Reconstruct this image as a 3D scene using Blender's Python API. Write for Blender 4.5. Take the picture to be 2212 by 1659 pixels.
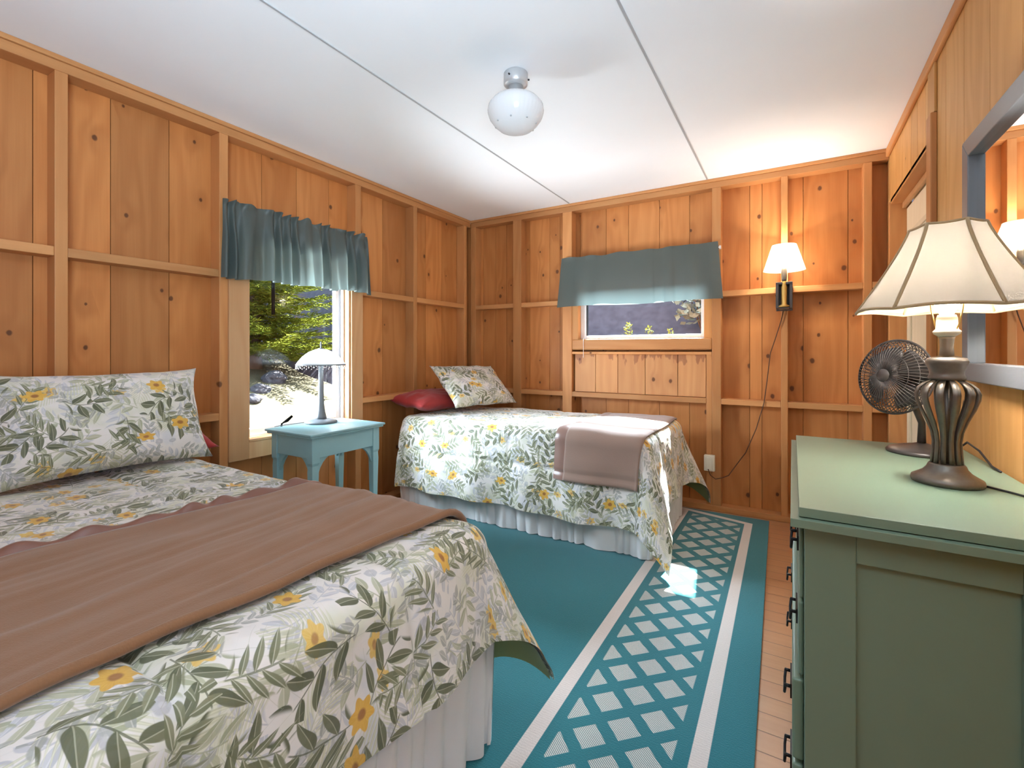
import bpy, bmesh, math, random
from math import pi, sin, cos, sqrt, atan2, exp, floor, hypot
from mathutils import Vector, Matrix, noise

for o in list(bpy.data.objects):
    bpy.data.objects.remove(o, do_unlink=True)
scn = bpy.context.scene
COL = scn.collection

# ------------------------------------------------------------------ camera, world, sun, exposure
FPX, CX, HY, CAMH = 1014.0, 1106.0, 758.0, 1.156
THETA = math.atan(606.0 / 1014.0)
cam_d = bpy.data.cameras.new('camera')
cam_d.sensor_width = 36.0
cam_d.lens = FPX / 2212.0 * 36.0
cam_d.shift_y = -(829.5 - HY) / 2212.0
cam_d.clip_start = 0.02
cam_d.clip_end = 300
cam = bpy.data.objects.new('camera', cam_d)
COL.objects.link(cam)
cam.location = (0, 0, CAMH)
cam.rotation_euler = (pi / 2, 0, THETA)
scn.camera = cam

scn.view_settings.view_transform = 'Standard'
scn.view_settings.look = 'None'
scn.view_settings.gamma = 1.0
scn.view_settings.use_curve_mapping = False
scn.view_settings.exposure = 1.62

world = bpy.data.worlds.new('world')
scn.world = world
world.use_nodes = True
bg = world.node_tree.nodes['Background']
bg.inputs[0].default_value = (0.62, 0.80, 1.0, 1)
bg.inputs[1].default_value = 1.3


def light(name, kind, loc, power, color=(1, 1, 1), rot=None, size=None, size_y=None, radius=None, aim=None, spread=None):
    d = bpy.data.lights.new(name, kind)
    d.energy = power
    d.color = color
    if kind == 'AREA':
        d.shape = 'RECTANGLE'
        d.size = size
        d.size_y = size_y or size
        if spread:
            d.spread = spread
    if radius is not None:
        d.shadow_soft_size = radius
    o = bpy.data.objects.new(name, d)
    COL.objects.link(o)
    o.location = loc
    if aim is not None:
        o.rotation_euler = Vector(aim).to_track_quat('-Z', 'Y').to_euler()
    return o


SUN_DIR = (0.12, -0.90, -1.05)
sun = light('sun', 'SUN', (0, 10, 10), 26.0, (1.0, 0.97, 0.92), aim=SUN_DIR)
sun.data.angle = 0.012
# fill area lamps added out of view, outside the windows and behind the camera
light('fill_side', 'AREA', (-4.3, 0.55, 2.3), 62, (0.72, 0.86, 1.0), size=1.8, size_y=1.6, aim=(1.62, 1.31, -1.08), spread=1.5)
light('fill_low_side', 'AREA', (-3.75, 0.95, 0.35), 160, (0.84, 0.91, 1.0), size=1.3, size_y=1.3, aim=(1.0, 0.85, 0.85))  # upward fill lamp added to brighten the ceiling
light('fill_back', 'AREA', (-1.05, 5.6, 2.95), 260, (0.72, 0.86, 1.0), size=1.8, size_y=1.0, aim=(0, -2.0, -1.25))
light('fill_rear', 'AREA', (0.60, -0.62, 1.35), 27, (0.66, 0.84, 1.0), size=1.0, size_y=1.4, aim=(-0.62, 0.62, 0.85), spread=2.0)  # fill lamp added in the unseen opening, tilted up to the ceiling

XL, YB, XR, H = -2.65, 3.66, 0.51, 2.40      # stud faces of the left and back wall, right wall, ceiling
DEP = 0.09                                    # depth of the stud bays
YF = -1.25                                    # wall behind the camera
random.seed(7)


# ------------------------------------------------------------------ node helper
class V:
    def __init__(s, nt, sock):
        s.nt, s.s = nt, sock

    def _b(s, op, o, rev=False):
        return mth(s.nt, op, o, s) if rev else mth(s.nt, op, s, o)
    def __add__(s, o): return s._b('ADD', o)
    def __radd__(s, o): return s._b('ADD', o, True)
    def __sub__(s, o): return s._b('SUBTRACT', o)
    def __rsub__(s, o): return s._b('SUBTRACT', o, True)
    def __mul__(s, o): return s._b('MULTIPLY', o)
    def __rmul__(s, o): return s._b('MULTIPLY', o, True)
    def __truediv__(s, o): return s._b('DIVIDE', o)
    def __neg__(s): return s._b('MULTIPLY', -1.0)


def put(nt, inp, v):
    if isinstance(v, V):
        nt.links.new(v.s, inp)
    elif isinstance(v, bpy.types.NodeSocket):
        nt.links.new(v, inp)
    else:
        if hasattr(inp.default_value, '__len__'):
            n = len(inp.default_value)
            v = tuple(v)
            if n == 4 and len(v) == 3:
                v = v + (1.0,)
        inp.default_value = v


def mth(nt, op, *a):
    n = nt.nodes.new('ShaderNodeMath')
    n.operation = op
    for i, x in enumerate(a):
        put(nt, n.inputs[i], x)
    return V(nt, n.outputs[0])


def sstep(nt, e0, e1, x):
    n = nt.nodes.new('ShaderNodeMapRange')
    n.interpolation_type = 'SMOOTHSTEP'
    put(nt, n.inputs['Value'], x)
    put(nt, n.inputs['From Min'], e0)
    put(nt, n.inputs['From Max'], e1)
    return V(nt, n.outputs['Result'])


def vec(nt, x=0.0, y=0.0, z=0.0):
    n = nt.nodes.new('ShaderNodeCombineXYZ')
    for i, a in enumerate((x, y, z)):
        put(nt, n.inputs[i], a)
    return V(nt, n.outputs[0])


def sep(nt, v):
    n = nt.nodes.new('ShaderNodeSeparateXYZ')
    put(nt, n.inputs[0], v)
    return [V(nt, o) for o in n.outputs]


def nz(nt, v, scale=1.0, detail=2.0, rough=0.5, dist=0.0, color=False):
    n = nt.nodes.new('ShaderNodeTexNoise')
    put(nt, n.inputs['Vector'], v)
    n.inputs['Scale'].default_value = scale
    n.inputs['Detail'].default_value = detail
    n.inputs['Roughness'].default_value = rough
    n.inputs['Distortion'].default_value = dist
    return V(nt, n.outputs['Color' if color else 'Fac'])


def vor(nt, v, rnd=1.0):
    n = nt.nodes.new('ShaderNodeTexVoronoi')
    n.voronoi_dimensions = '2D'
    put(nt, n.inputs['Vector'], v)
    n.inputs['Scale'].default_value = 1.0
    n.inputs['Randomness'].default_value = rnd
    return V(nt, n.outputs['Distance']), V(nt, n.outputs['Color']), V(nt, n.outputs['Position'])


def mixc(nt, f, a, b, mode='MIX'):
    n = nt.nodes.new('ShaderNodeMix')
    n.data_type = 'RGBA'
    n.blend_type = mode
    put(nt, n.inputs[0], f)
    put(nt, n.inputs[6], a)
    put(nt, n.inputs[7], b)
    return V(nt, n.outputs[2])


def newmat(name):
    m = bpy.data.materials.new(name)
    m.use_nodes = True
    nt = m.node_tree
    b = nt.nodes['Principled BSDF']
    return m, nt, b


def bump(nt, b, h, strength=0.3, dist=0.01):
    n = nt.nodes.new('ShaderNodeBump')
    n.inputs['Strength'].default_value = strength
    n.inputs['Distance'].default_value = dist
    put(nt, n.inputs['Height'], h)
    nt.links.new(n.outputs[0], b.inputs['Normal'])


def objco(nt):
    return V(nt, nt.nodes.new('ShaderNodeTexCoord').outputs['Object'])


def uvco(nt):
    return V(nt, nt.nodes.new('ShaderNodeTexCoord').outputs['UV'])


def plain(name, col, rough=0.5, metal=0.0, vary=0.06, scale=30.0, bmp=0.0, spec=0.5, sheen=0.0):
    m, nt, b = newmat(name)
    co = objco(nt)
    n = nz(nt, co, scale, 3.0)
    dark = tuple(c * (1 - vary) for c in col)
    lite = tuple(min(1, c * (1 + vary)) for c in col)
    put(nt, b.inputs['Base Color'], mixc(nt, n, dark, lite))
    b.inputs['Roughness'].default_value = rough
    b.inputs['Metallic'].default_value = metal
    b.inputs['Specular IOR Level'].default_value = spec
    if sheen:
        b.inputs['Sheen Weight'].default_value = sheen
    if bmp:
        bump(nt, b, n, bmp, 0.004)
    return m


def wood(name, cross, grain, light_c, dark_c, knot_c, knots=0.5, rough=0.5, ring=1.0, tint=1.0):
    """cross = 'x', 'y' or 'z': the direction across the grain; grain = the direction along it."""
    m, nt, b = newmat(name)
    x, y, z = sep(nt, objco(nt))
    ax = {'x': x, 'y': y, 'z': z}
    third = ({'x', 'y', 'z'} - {cross, grain}).pop()
    at = nt.nodes.new('ShaderNodeAttribute')
    at.attribute_name = 'tone'
    tr, tg, tb = sep(nt, V(nt, at.outputs['Color']))
    rnd = V(nt, nt.nodes.new('ShaderNodeObjectInfo').outputs['Random'])
    seed = mth(nt, 'FRACT', tr + rnd * 3.71)
    u = ax[cross] + ax[third] * 0.35
    v = ax[grain]
    # knots
    kd, kc, kp = vor(nt, vec(nt, u * 6.5 + seed * 37.0, v * 3.3 + seed * 11.0))
    kr, kg, kb = sep(nt, kc)
    px, py, pz = sep(nt, kp)
    lu = (u * 6.5 + seed * 37.0 - px) * (1 / 6.5)
    lv = (v * 3.3 + seed * 11.0 - py) * (1 / 3.3)
    kdist = mth(nt, 'SQRT', lu * lu * 1.0 + lv * lv * 0.55)
    on = mth(nt, 'GREATER_THAN', kr, 1.0 - knots)
    krad = 0.006 + kg * 0.010
    wob = nz(nt, vec(nt, u, v, seed), 60, 2)
    kmask = on * sstep(nt, 1.15, 0.55, (kdist / krad) * (0.75 + wob * 0.5))
    halo = on * sstep(nt, 0.075, 0.0, kdist)
    # grain
    warp = nz(nt, vec(nt, u * 5.0 + seed * 31.0, v * 0.75, seed * 9), 1.0, 2.0) + halo * 0.10
    rings = mth(nt, 'SINE', (warp * 38.0 + u * 40.0) * ring) * 0.5 + 0.5
    fine = nz(nt, vec(nt, u * 150.0 + seed * 50.0, v * 4.0, seed * 5), 1.0, 3.0)
    blot = nz(nt, vec(nt, u * 3.0 + seed * 20, v * 1.3, seed * 3), 1.0, 2.0)
    f = rings * 0.32 + fine * 0.40 + blot * 0.62 - 0.13
    col = mixc(nt, f, light_c, dark_c)
    tone = 0.80 + seed * 0.36
    tn = nt.nodes.new('ShaderNodeMix')
    tn.data_type = 'RGBA'
    tn.blend_type = 'MULTIPLY'
    tn.inputs[0].default_value = tint
    put(nt, tn.inputs[6], col)
    put(nt, tn.inputs[7], vec(nt, tone, tone * (0.97 + tg * 0.06), tone * (0.9 + tg * 0.15)))
    col = V(nt, tn.outputs[2])
    col = mixc(nt, halo * 0.35, col, tuple(c * 0.8 for c in dark_c))
    col = mixc(nt, kmask * 0.9, col, knot_c)
    put(nt, b.inputs['Base Color'], col)
    b.inputs['Roughness'].default_value = rough
    b.inputs['Specular IOR Level'].default_value = 0.35
    bump(nt, b, fine * 0.5 + kmask * -0.6, 0.12, 0.003)
    return m


def floral(name, warm=1.0):
    m, nt, b = newmat(name)
    uv = uvco(nt)
    d1 = nz(nt, uv, 7.0, 1.0, color=True)
    dx, dy, dz = sep(nt, d1)
    u0, v0, _ = sep(nt, uv)
    u0, v0 = u0 * 1.12, v0 * 1.12
    u0 = u0 + (dx - 0.5) * 0.05
    v0 = v0 + (dy - 0.5) * 0.05
    bgc = (0.76, 0.71, 0.66)
    wash = nz(nt, vec(nt, u0, v0), 6.0, 3.0)
    col = mixc(nt, sstep(nt, 0.50, 0.68, wash), bgc, (0.66, 0.65, 0.52))
    wash2 = nz(nt, vec(nt, u0 + 5.3, v0 + 2.1), 7.0, 3.0)
    col = mixc(nt, sstep(nt, 0.54, 0.70, wash2), col, (0.63, 0.62, 0.63))

    def cells(cell, sx, sy):
        k = 1.0 / cell
        p = vec(nt, u0 * k + sx, v0 * k + sy)
        dd, cc, pos = vor(nt, p, 0.85)
        c1, c2, c3 = sep(nt, cc)
        ax, ay, _ = sep(nt, pos)
        return (u0 * k + sx - ax) * cell, (v0 * k + sy - ay) * cell, c1, c2, c3

    def sprig(col, cell, sx, sy, ll, hw, per, prob, L, colA, colB, rib, op=0.95, lean=0.8, soft=0.0014):
        lx, ly, c1, c2, c3 = cells(cell, sx, sy)
        a = c1 * 6.2832
        ca, sa = mth(nt, 'COSINE', a), mth(nt, 'SINE', a)
        u = lx * ca + ly * sa
        v = ly * ca - lx * sa
        v = v + (u * u) * ((c3 - 0.5) * 6.0)
        av = mth(nt, 'ABSOLUTE', v)
        t = mth(nt, 'MINIMUM', av * (1.0 / ll), 1.0)
        prof = mth(nt, 'SINE', mth(nt, 'POWER', t, 0.8) * pi) * hw
        side = mth(nt, 'GREATER_THAN', v, 0.0) * 0.42
        w = (mth(nt, 'FRACT', (u - av * lean) * (1.0 / per) + side) - 0.5) * per
        aw = mth(nt, 'ABSOLUTE', w)
        lim = sstep(nt, L, L * 0.85, mth(nt, 'ABSOLUTE', u - av * lean))
        on = mth(nt, 'GREATER_THAN', prob, c2)
        leaf = sstep(nt, -soft, soft, prof - aw) * lim * on
        stem = sstep(nt, 0.0022, 0.0010, av) * sstep(nt, L, L * 0.9, mth(nt, 'ABSOLUTE', u)) * on
        half = mth(nt, 'GREATER_THAN', w, 0.0)
        lc = mixc(nt, half * 0.6 + c3 * 0.4, colA, colB)
        lc = mixc(nt, sstep(nt, 0.0016, 0.0006, aw) * 0.7, lc, rib)
        col = mixc(nt, stem * op * 0.8, col, colA)
        return mixc(nt, leaf * op, col, lc)

    def flower(col, cell, sx, sy, R, prob, colA, colB, ctr, op=0.95, lobe=0.16):
        lx, ly, c1, c2, c3 = cells(cell, sx, sy)
        ly2 = ly * (1.0 + c3 * 0.9)
        r = mth(nt, 'SQRT', lx * lx + ly2 * ly2)
        th = mth(nt, 'ARCTAN2', ly2, lx)
        pet = mth(nt, 'COSINE', th * 6.0 + c1 * 6.0) * (R * lobe) + R * (1.0 - lobe)
        on = mth(nt, 'GREATER_THAN', prob, c2)
        mk = sstep(nt, -0.002, 0.002, pet - r) * on
        str_ = nz(nt, vec(nt, th * 3.0, r * 10.0, c1), 3.0, 2.0)
        fc = mixc(nt, str_, colA, colB)
        fc = mixc(nt, sstep(nt, R * 0.38, R * 0.2, r), fc, ctr)
        return mixc(nt, mk * op, col, fc)

    col = sprig(col, 0.115, 3.1, 8.2, 0.040, 0.012, 0.036, 0.90, 0.055, (0.42, 0.42, 0.45), (0.55, 0.55, 0.57), (0.70, 0.69, 0.70), 0.8)
    col = sprig(col, 0.150, 7.7, 1.9, 0.060, 0.0042, 0.013, 0.60, 0.070, (0.48, 0.47, 0.30), (0.58, 0.57, 0.40), (0.70, 0.68, 0.50), 0.75, 1.1)
    col = sprig(col, 0.130, 1.3, 5.2, 0.045, 0.013, 0.040, 0.85, 0.060, (0.33, 0.34, 0.20), (0.47, 0.47, 0.32), (0.62, 0.60, 0.48), 0.85)
    col = flower(col, 0.072, 6.1, 0.7, 0.017, 0.42, (0.50, 0.49, 0.50), (0.34, 0.34, 0.36), (0.52, 0.51, 0.52), 0.7, 0.04)
    col = flower(col, 0.150, 4.4, 2.7, 0.034, 0.45, (0.80, 0.57, 0.16), (0.66, 0.38, 0.05), (0.42, 0.20, 0.03), 0.9)
    col = sprig(col, 0.105, 12.4, 4.9, 0.030, 0.0105, 0.030, 0.60, 0.046, (0.30, 0.30, 0.27), (0.40, 0.40, 0.35), (0.60, 0.58, 0.52), 0.85)
    col = sprig(col, 0.165, 9.1, 3.3, 0.056, 0.0165, 0.054, 0.60, 0.082, (0.075, 0.083, 0.036), (0.150, 0.155, 0.080), (0.42, 0.41, 0.29))
    col = sprig(col, 0.140, 2.2, 6.6, 0.046, 0.010, 0.030, 0.48, 0.060, (0.14, 0.15, 0.075), (0.24, 0.24, 0.14), (0.55, 0.53, 0.40))
    col = flower(col, 0.185, 5.9, 7.4, 0.042, 0.50, (0.78, 0.49, 0.08), (0.62, 0.30, 0.02), (0.34, 0.13, 0.02))
    put(nt, b.inputs['Base Color'], col)
    b.inputs['Roughness'].default_value = 0.6
    b.inputs['Specular IOR Level'].default_value = 0.4
    b.inputs['Sheen Weight'].default_value = 0.25
    pk = nz(nt, uv, 14.0, 3.0)
    bump(nt, b, pk, 0.35, 0.012)
    return m


def cloth(name, col, rough=0.8, trans=0.0, sheen=0.2, sheer=0.0, tcol=None, weave=0.15, vary=0.08, wscale=400.0, spec=0.3):
    m, nt, b = newmat(name)
    co = objco(nt)
    n = nz(nt, co, 9.0, 3.0)
    w = nz(nt, co, wscale, 1.0)
    c = mixc(nt, n * 0.6 + w * 0.4, tuple(x * (1 - vary) for x in col), tuple(min(1, x * (1 + vary)) for x in col))
    put(nt, b.inputs['Base Color'], c)
    b.inputs['Roughness'].default_value = rough
    b.inputs['Sheen Weight'].default_value = sheen
    b.inputs['Specular IOR Level'].default_value = spec
    if weave:
        bump(nt, b, w, weave, 0.002)
    if trans:
        t = nt.nodes.new('ShaderNodeBsdfTranslucent')
        put(nt, t.inputs['Color'], tcol or c)
        mx = nt.nodes.new('ShaderNodeMixShader')
        mx.inputs[0].default_value = trans
        nt.links.new(b.outputs[0], mx.inputs[1])
        nt.links.new(t.outputs[0], mx.inputs[2])
        out = mx
        if sheer:
            tp = nt.nodes.new('ShaderNodeBsdfTransparent')
            tp.inputs[0].default_value = (1.0, 0.95, 0.86, 1)
            m2 = nt.nodes.new('ShaderNodeMixShader')
            m2.inputs[0].default_value = sheer
            nt.links.new(mx.outputs[0], m2.inputs[1])
            nt.links.new(tp.outputs[0], m2.inputs[2])
            out = m2
        nt.links.new(out.outputs[0], nt.nodes['Material Output'].inputs['Surface'])
    return m


def glass_mat(name, tint=(0.96, 0.98, 0.98)):
    m, nt, b = newmat(name)
    tr = nt.nodes.new('ShaderNodeBsdfTransparent')
    tr.inputs[0].default_value = (*tint, 1)
    gl = nt.nodes.new('ShaderNodeBsdfGlossy')
    gl.inputs['Roughness'].default_value = 0.02
    mx = nt.nodes.new('ShaderNodeMixShader')
    mx.inputs[0].default_value = 0.012
    nt.links.new(tr.outputs[0], mx.inputs[1])
    nt.links.new(gl.outputs[0], mx.inputs[2])
    nt.links.new(mx.outputs[0], nt.nodes['Material Output'].inputs['Surface'])
    return m


def emis(name, col, st):
    m, nt, b = newmat(name)
    b.inputs['Base Color'].default_value = (0.9, 0.9, 0.9, 1)
    b.inputs['Emission Color'].default_value = (*col, 1)
    b.inputs['Emission Strength'].default_value = st
    return m


# ------------------------------------------------------------------ mesh helper
class MB:
    def __init__(s):
        s.v, s.f, s.uv, s.tone, s.sm = [], [], {}, {}, set()

    def add(s, vs, fs, smooth=False, tone=None, uvs=None):
        k = len(s.v)
        s.v += [tuple(p) for p in vs]
        for i, f in enumerate(fs):
            if smooth:
                s.sm.add(len(s.f))
            if tone is not None:
                s.tone[len(s.f)] = tone
            if uvs is not None:
                s.uv[len(s.f)] = [uvs[j] for j in f]
            s.f.append([k + j for j in f])
        return s

    def box(s, x0, x1, y0, y1, z0, z1, tone=None, mat=None):
        vs = [(x, y, z) for z in (z0, z1) for y in (y0, y1) for x in (x0, x1)]
        if mat is not None:
            vs = [mat @ Vector(p) for p in vs]
        return s.add(vs, [(0, 2, 3, 1), (4, 5, 7, 6), (0, 1, 5, 4), (2, 6, 7, 3), (0, 4, 6, 2), (1, 3, 7, 5)], tone=tone)

    def lathe(s, prof, seg=32, c=(0, 0, 0), mat=None, cap=True, smooth=True, wob=None):
        vs, n = [], len(prof)
        for (r, z) in prof:
            for i in range(seg):
                a = 2 * pi * i / seg
                rr = r if wob is None else r * wob(a, z)
                p = Vector((rr * cos(a), rr * sin(a), z))
                vs.append((mat @ p) if mat is not None else p + Vector(c))
        fs = []
        for j in range(n - 1):
            for i in range(seg):
                k = (i + 1) % seg
                fs.append((j * seg + i, j * seg + k, (j + 1) * seg + k, (j + 1) * seg + i))
        s.add(vs, fs, smooth)
        if cap:
            base = len(s.v) - n * seg
            if prof[0][0] > 1e-5:
                s.f.append([base + i for i in reversed(range(seg))])
            if prof[-1][0] > 1e-5:
                s.f.append([base + (n - 1) * seg + i for i in range(seg)])
        return s

    def tube(s, pts, r, seg=8, smooth=True, closed=False):
        pts = [Vector(p) for p in pts]
        n = len(pts)
        vs = []
        up = Vector((0, 0, 1))
        prev = None
        for i, p in enumerate(pts):
            if closed:
                t = pts[(i + 1) % n] - pts[i - 1]
            else:
                t = pts[min(i + 1, n - 1)] - pts[max(i - 1, 0)]
            if t.length < 1e-9:
                t = Vector((0, 0, 1))
            t.normalize()
            if prev is None:
                a = t.cross(up)
                if a.length < 1e-3:
                    a = t.cross(Vector((1, 0, 0)))
            else:
                a = prev - t * prev.dot(t)
            a.normalize()
            prev = a
            bb = t.cross(a)
            ri = r[i] if isinstance(r, (list, tuple)) else r
            for k in range(seg):
                q = 2 * pi * k / seg
                vs.append(p + (a * cos(q) + bb * sin(q)) * ri)
        fs = []
        m = n if closed else n - 1
        for i in range(m):
            for k in range(seg):
                k2 = (k + 1) % seg
                i2 = (i + 1) % n
                fs.append((i * seg + k, i * seg + k2, i2 * seg + k2, i2 * seg + k))
        if not closed:
            fs.append(tuple(reversed(range(seg))))
            fs.append(tuple((n - 1) * seg + k for k in range(seg)))
        return s.add(vs, fs, smooth)

    def prism(s, poly, d0, d1, axis='x', tone=None):
        """poly of 2D points extruded along axis from d0 to d1."""
        n = len(poly)

        def P(a, b_, d):
            return {'x': (d, a, b_), 'y': (a, d, b_), 'z': (a, b_, d)}[axis]
        vs = [P(a, b_, d0) for a, b_ in poly] + [P(a, b_, d1) for a, b_ in poly]
        fs = [tuple(reversed(range(n))), tuple(range(n, 2 * n))]
        for i in range(n):
            j = (i + 1) % n
            fs.append((i, j, n + j, n + i))
        return s.add(vs, fs, tone=tone)

    def grid(s, fn, nu, nv, uvfn=None, flip=False, smooth=True):
        vs, uvs = [], []
        for j in range(nv + 1):
            for i in range(nu + 1):
                vs.append(fn(i / nu, j / nv))
                uvs.append(uvfn(i / nu, j / nv) if uvfn else (i / nu, j / nv))
        fs = []
        w = nu + 1
        for j in range(nv):
            for i in range(nu):
                q = (j * w + i, j * w + i + 1, (j + 1) * w + i + 1, (j + 1) * w + i)
                fs.append(q[::-1] if flip else q)
        return s.add(vs, fs, smooth, uvs=uvs)

    def build(s, name, mat, parent=None, bevel=0.0, origin=None, recalc=True, solid=0.0, seg=2):
        me = bpy.data.meshes.new(name)
        og = Vector(origin) if origin is not None else Vector((0, 0, 0))
        me.from_pydata([tuple(Vector(p) - og) for p in s.v], [], s.f)
        if s.uv:
            ul = me.uv_layers.new(name='UVMap')
            for p in me.polygons:
                u = s.uv.get(p.index)
                if u:
                    for k, li in enumerate(p.loop_indices):
                        ul.data[li].uv = u[k]
        if s.tone:
            ca = me.color_attributes.new('tone', 'FLOAT_COLOR', 'CORNER')
            for p in me.polygons:
                t = s.tone.get(p.index, (0, 0, 0))
                for li in p.loop_indices:
                    ca.data[li].color = (t[0], t[1], t[2], 1)
        for p in me.polygons:
            p.use_smooth = p.index in s.sm
        if recalc:
            bm = bmesh.new()
            bm.from_mesh(me)
            bmesh.ops.recalc_face_normals(bm, faces=bm.faces)
            bm.to_mesh(me)
            bm.free()
        me.materials.append(mat)
        o = bpy.data.objects.new(name, me)
        COL.objects.link(o)
        o.location = og
        if parent is not None:
            o.parent = parent
            o.matrix_parent_inverse = Matrix.Translation(-Vector(parent.location)) if parent.type == 'EMPTY' and parent.parent is None and not any(parent.rotation_euler) else Matrix()
        if bevel:
            b = o.modifiers.new('edge', 'BEVEL')
            b.width = bevel
            b.segments = seg
            b.limit_method = 'ANGLE'
        if solid:
            d = o.modifiers.new('thickness', 'SOLIDIFY')
            d.thickness = solid
            d.offset = 0
        return o


def tag(o, label, cat, group=None, kind=None):
    o['label'] = label
    o['category'] = cat
    if group:
        o['group'] = group
    if kind:
        o['kind'] = kind
    return o


def thing(name, label, cat, loc=(0, 0, 0), group=None):
    o = bpy.data.objects.new(name, None)
    o.empty_display_size = 0.1
    COL.objects.link(o)
    o.location = loc
    return tag(o, label, cat, group)


def struct(o, label=None):
    o['kind'] = 'structure'
    if label:
        o['label'] = label
    return o


# ------------------------------------------------------------------ materials
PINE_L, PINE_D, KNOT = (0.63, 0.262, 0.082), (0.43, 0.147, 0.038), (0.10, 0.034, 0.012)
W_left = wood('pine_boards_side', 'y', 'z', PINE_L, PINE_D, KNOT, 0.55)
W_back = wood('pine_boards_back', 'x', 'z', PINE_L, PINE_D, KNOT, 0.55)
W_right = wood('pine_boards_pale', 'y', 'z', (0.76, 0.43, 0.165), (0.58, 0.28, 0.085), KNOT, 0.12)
W_studY = wood('pine_stud_side', 'y', 'z', (0.65, 0.315, 0.125), (0.49, 0.20, 0.068), KNOT, 0.06)
W_studX = wood('pine_stud_back', 'x', 'z', (0.65, 0.315, 0.125), (0.49, 0.20, 0.068), KNOT, 0.06)
W_alongX = wood('pine_rail_back', 'z', 'x', (0.66, 0.335, 0.138), (0.50, 0.21, 0.075), KNOT, 0.04)
W_alongY = wood('pine_rail_side', 'z', 'y', (0.66, 0.335, 0.138), (0.50, 0.21, 0.075), KNOT, 0.04)
W_caseY = wood('pine_casing_side', 'y', 'z', (0.68, 0.41, 0.22), (0.56, 0.29, 0.13), KNOT, 0.0)
W_caseX = wood('pine_casing_back', 'x', 'z', (0.68, 0.34, 0.13), (0.52, 0.21, 0.06), KNOT, 0.0)
W_pale = wood('pale_panel', 'y', 'z', (0.80, 0.72, 0.58), (0.72, 0.62, 0.47), (0.4, 0.3, 0.2), 0.0)
W_patch = wood('pine_boards_light', 'x', 'z', (0.62, 0.32, 0.135), (0.48, 0.205, 0.078), KNOT, 0.4)


def stain(m):
    """dark resin drips along the weathered upper edge of the boards under the back window."""
    nt = m.node_tree
    b = nt.nodes['Principled BSDF']
    src = b.inputs['Base Color'].links[0].from_socket
    x, y, z = sep(nt, objco(nt))
    drip = nz(nt, vec(nt, x * 22.0, z * 5.0, 0.0), 1.0, 3.0)
    side = sstep(nt, -0.9, -0.70, x) * 0.10
    f = sstep(nt, 0.0, 0.05, drip + side + (z - 1.128) * 1.9 - 0.47)
    put(nt, b.inputs['Base Color'], mixc(nt, f * 0.55, V(nt, src), (0.20, 0.055, 0.028)))


stain(W_patch)
M_white = plain('white_vinyl', (0.80, 0.82, 0.85), 0.4)
M_black = plain('black_plastic', (0.012, 0.012, 0.014), 0.4)
M_soot = plain('matt_black', (0.004, 0.004, 0.004), 1.0, spec=0.0)
M_glass = glass_mat('window_glass')
M_ceiling = plain('ceiling_paint', (0.89, 0.91, 0.94), 0.9, vary=0.015, scale=4)
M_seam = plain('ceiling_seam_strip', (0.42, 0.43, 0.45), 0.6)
M_floral = floral('floral_fabric')
M_sage = cloth('sage_lining', (0.20, 0.24, 0.10), 0.8)
M_tan = cloth('tan_blanket', (0.235, 0.110, 0.050), 0.9, sheen=0.35, weave=0.25, vary=0.07, wscale=260)
M_taupe = cloth('taupe_blanket', (0.30, 0.195, 0.150), 0.9, sheen=0.35, weave=0.25, vary=0.07, wscale=260)
M_satin = cloth('satin_binding', (0.20, 0.080, 0.050), 0.33, sheen=0.2, weave=0.0, spec=0.6)
M_satin2 = cloth('satin_binding_taupe', (0.27, 0.155, 0.12), 0.33, sheen=0.2, weave=0.0, spec=0.6)
M_skirt = cloth('white_skirt', (0.78, 0.75, 0.74), 0.8, sheen=0.2, weave=0.05, vary=0.03)
M_mattress = cloth('mattress_ticking', (0.75, 0.74, 0.72), 0.9)
M_red = cloth('red_pillowcase', (0.36, 0.028, 0.026), 0.75, weave=0.1)
M_valance = cloth('teal_satin', (0.118, 0.150, 0.139), 0.42, trans=0.42, sheen=0.1, weave=0.03, vary=0.05, spec=0.55)
M_tableblue = plain('aqua_paint', (0.275, 0.455, 0.475), 0.4, vary=0.05, scale=12)
M_green = plain('sage_green_paint', (0.182, 0.262, 0.182), 0.40, vary=0.04, scale=8)
M_pewter = plain('pewter_metal', (0.20, 0.215, 0.23), 0.5, metal=0.4)
M_frost = cloth('frosted_glass', (0.86, 0.87, 0.88), 0.25, trans=0.45, sheen=0, weave=0, vary=0.02, spec=0.5)
M_iron = plain('brushed_bronze', (0.17, 0.145, 0.12), 0.42, metal=0.7, vary=0.25, scale=60)
M_shade = cloth('cream_lamp_shade', (0.70, 0.61, 0.49), 0.8, trans=0.50, tcol=(0.135, 0.118, 0.096), sheen=0.1, weave=0.05, vary=0.02)
M_shadetrim = cloth('tan_braid', (0.42, 0.29, 0.15), 0.8, weave=0.1)
M_brass = plain('brass', (0.60, 0.40, 0.13), 0.3, metal=0.9)
M_chrome = plain('nickel', (0.7, 0.68, 0.62), 0.25, metal=0.9)
M_clearplastic = plain('ivory_plastic', (0.75, 0.70, 0.58), 0.3)
M_bulb = emis('lit_bulb', (1.0, 0.86, 0.66), 12.0)
M_fan = plain('smoked_metal', (0.075, 0.064, 0.060), 0.35, metal=0.3, vary=0.2)
M_handle = plain('black_iron', (0.015, 0.015, 0.015), 0.45, metal=0.3)
M_mframe = plain('blue_grey_paint', (0.17, 0.185, 0.205), 0.4, vary=0.03)
M_neck = plain('aged_pewter', (0.36, 0.31, 0.25), 0.4, metal=0.5)
M_cord = plain('brown_cord', (0.11, 0.045, 0.020), 0.6)


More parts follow.
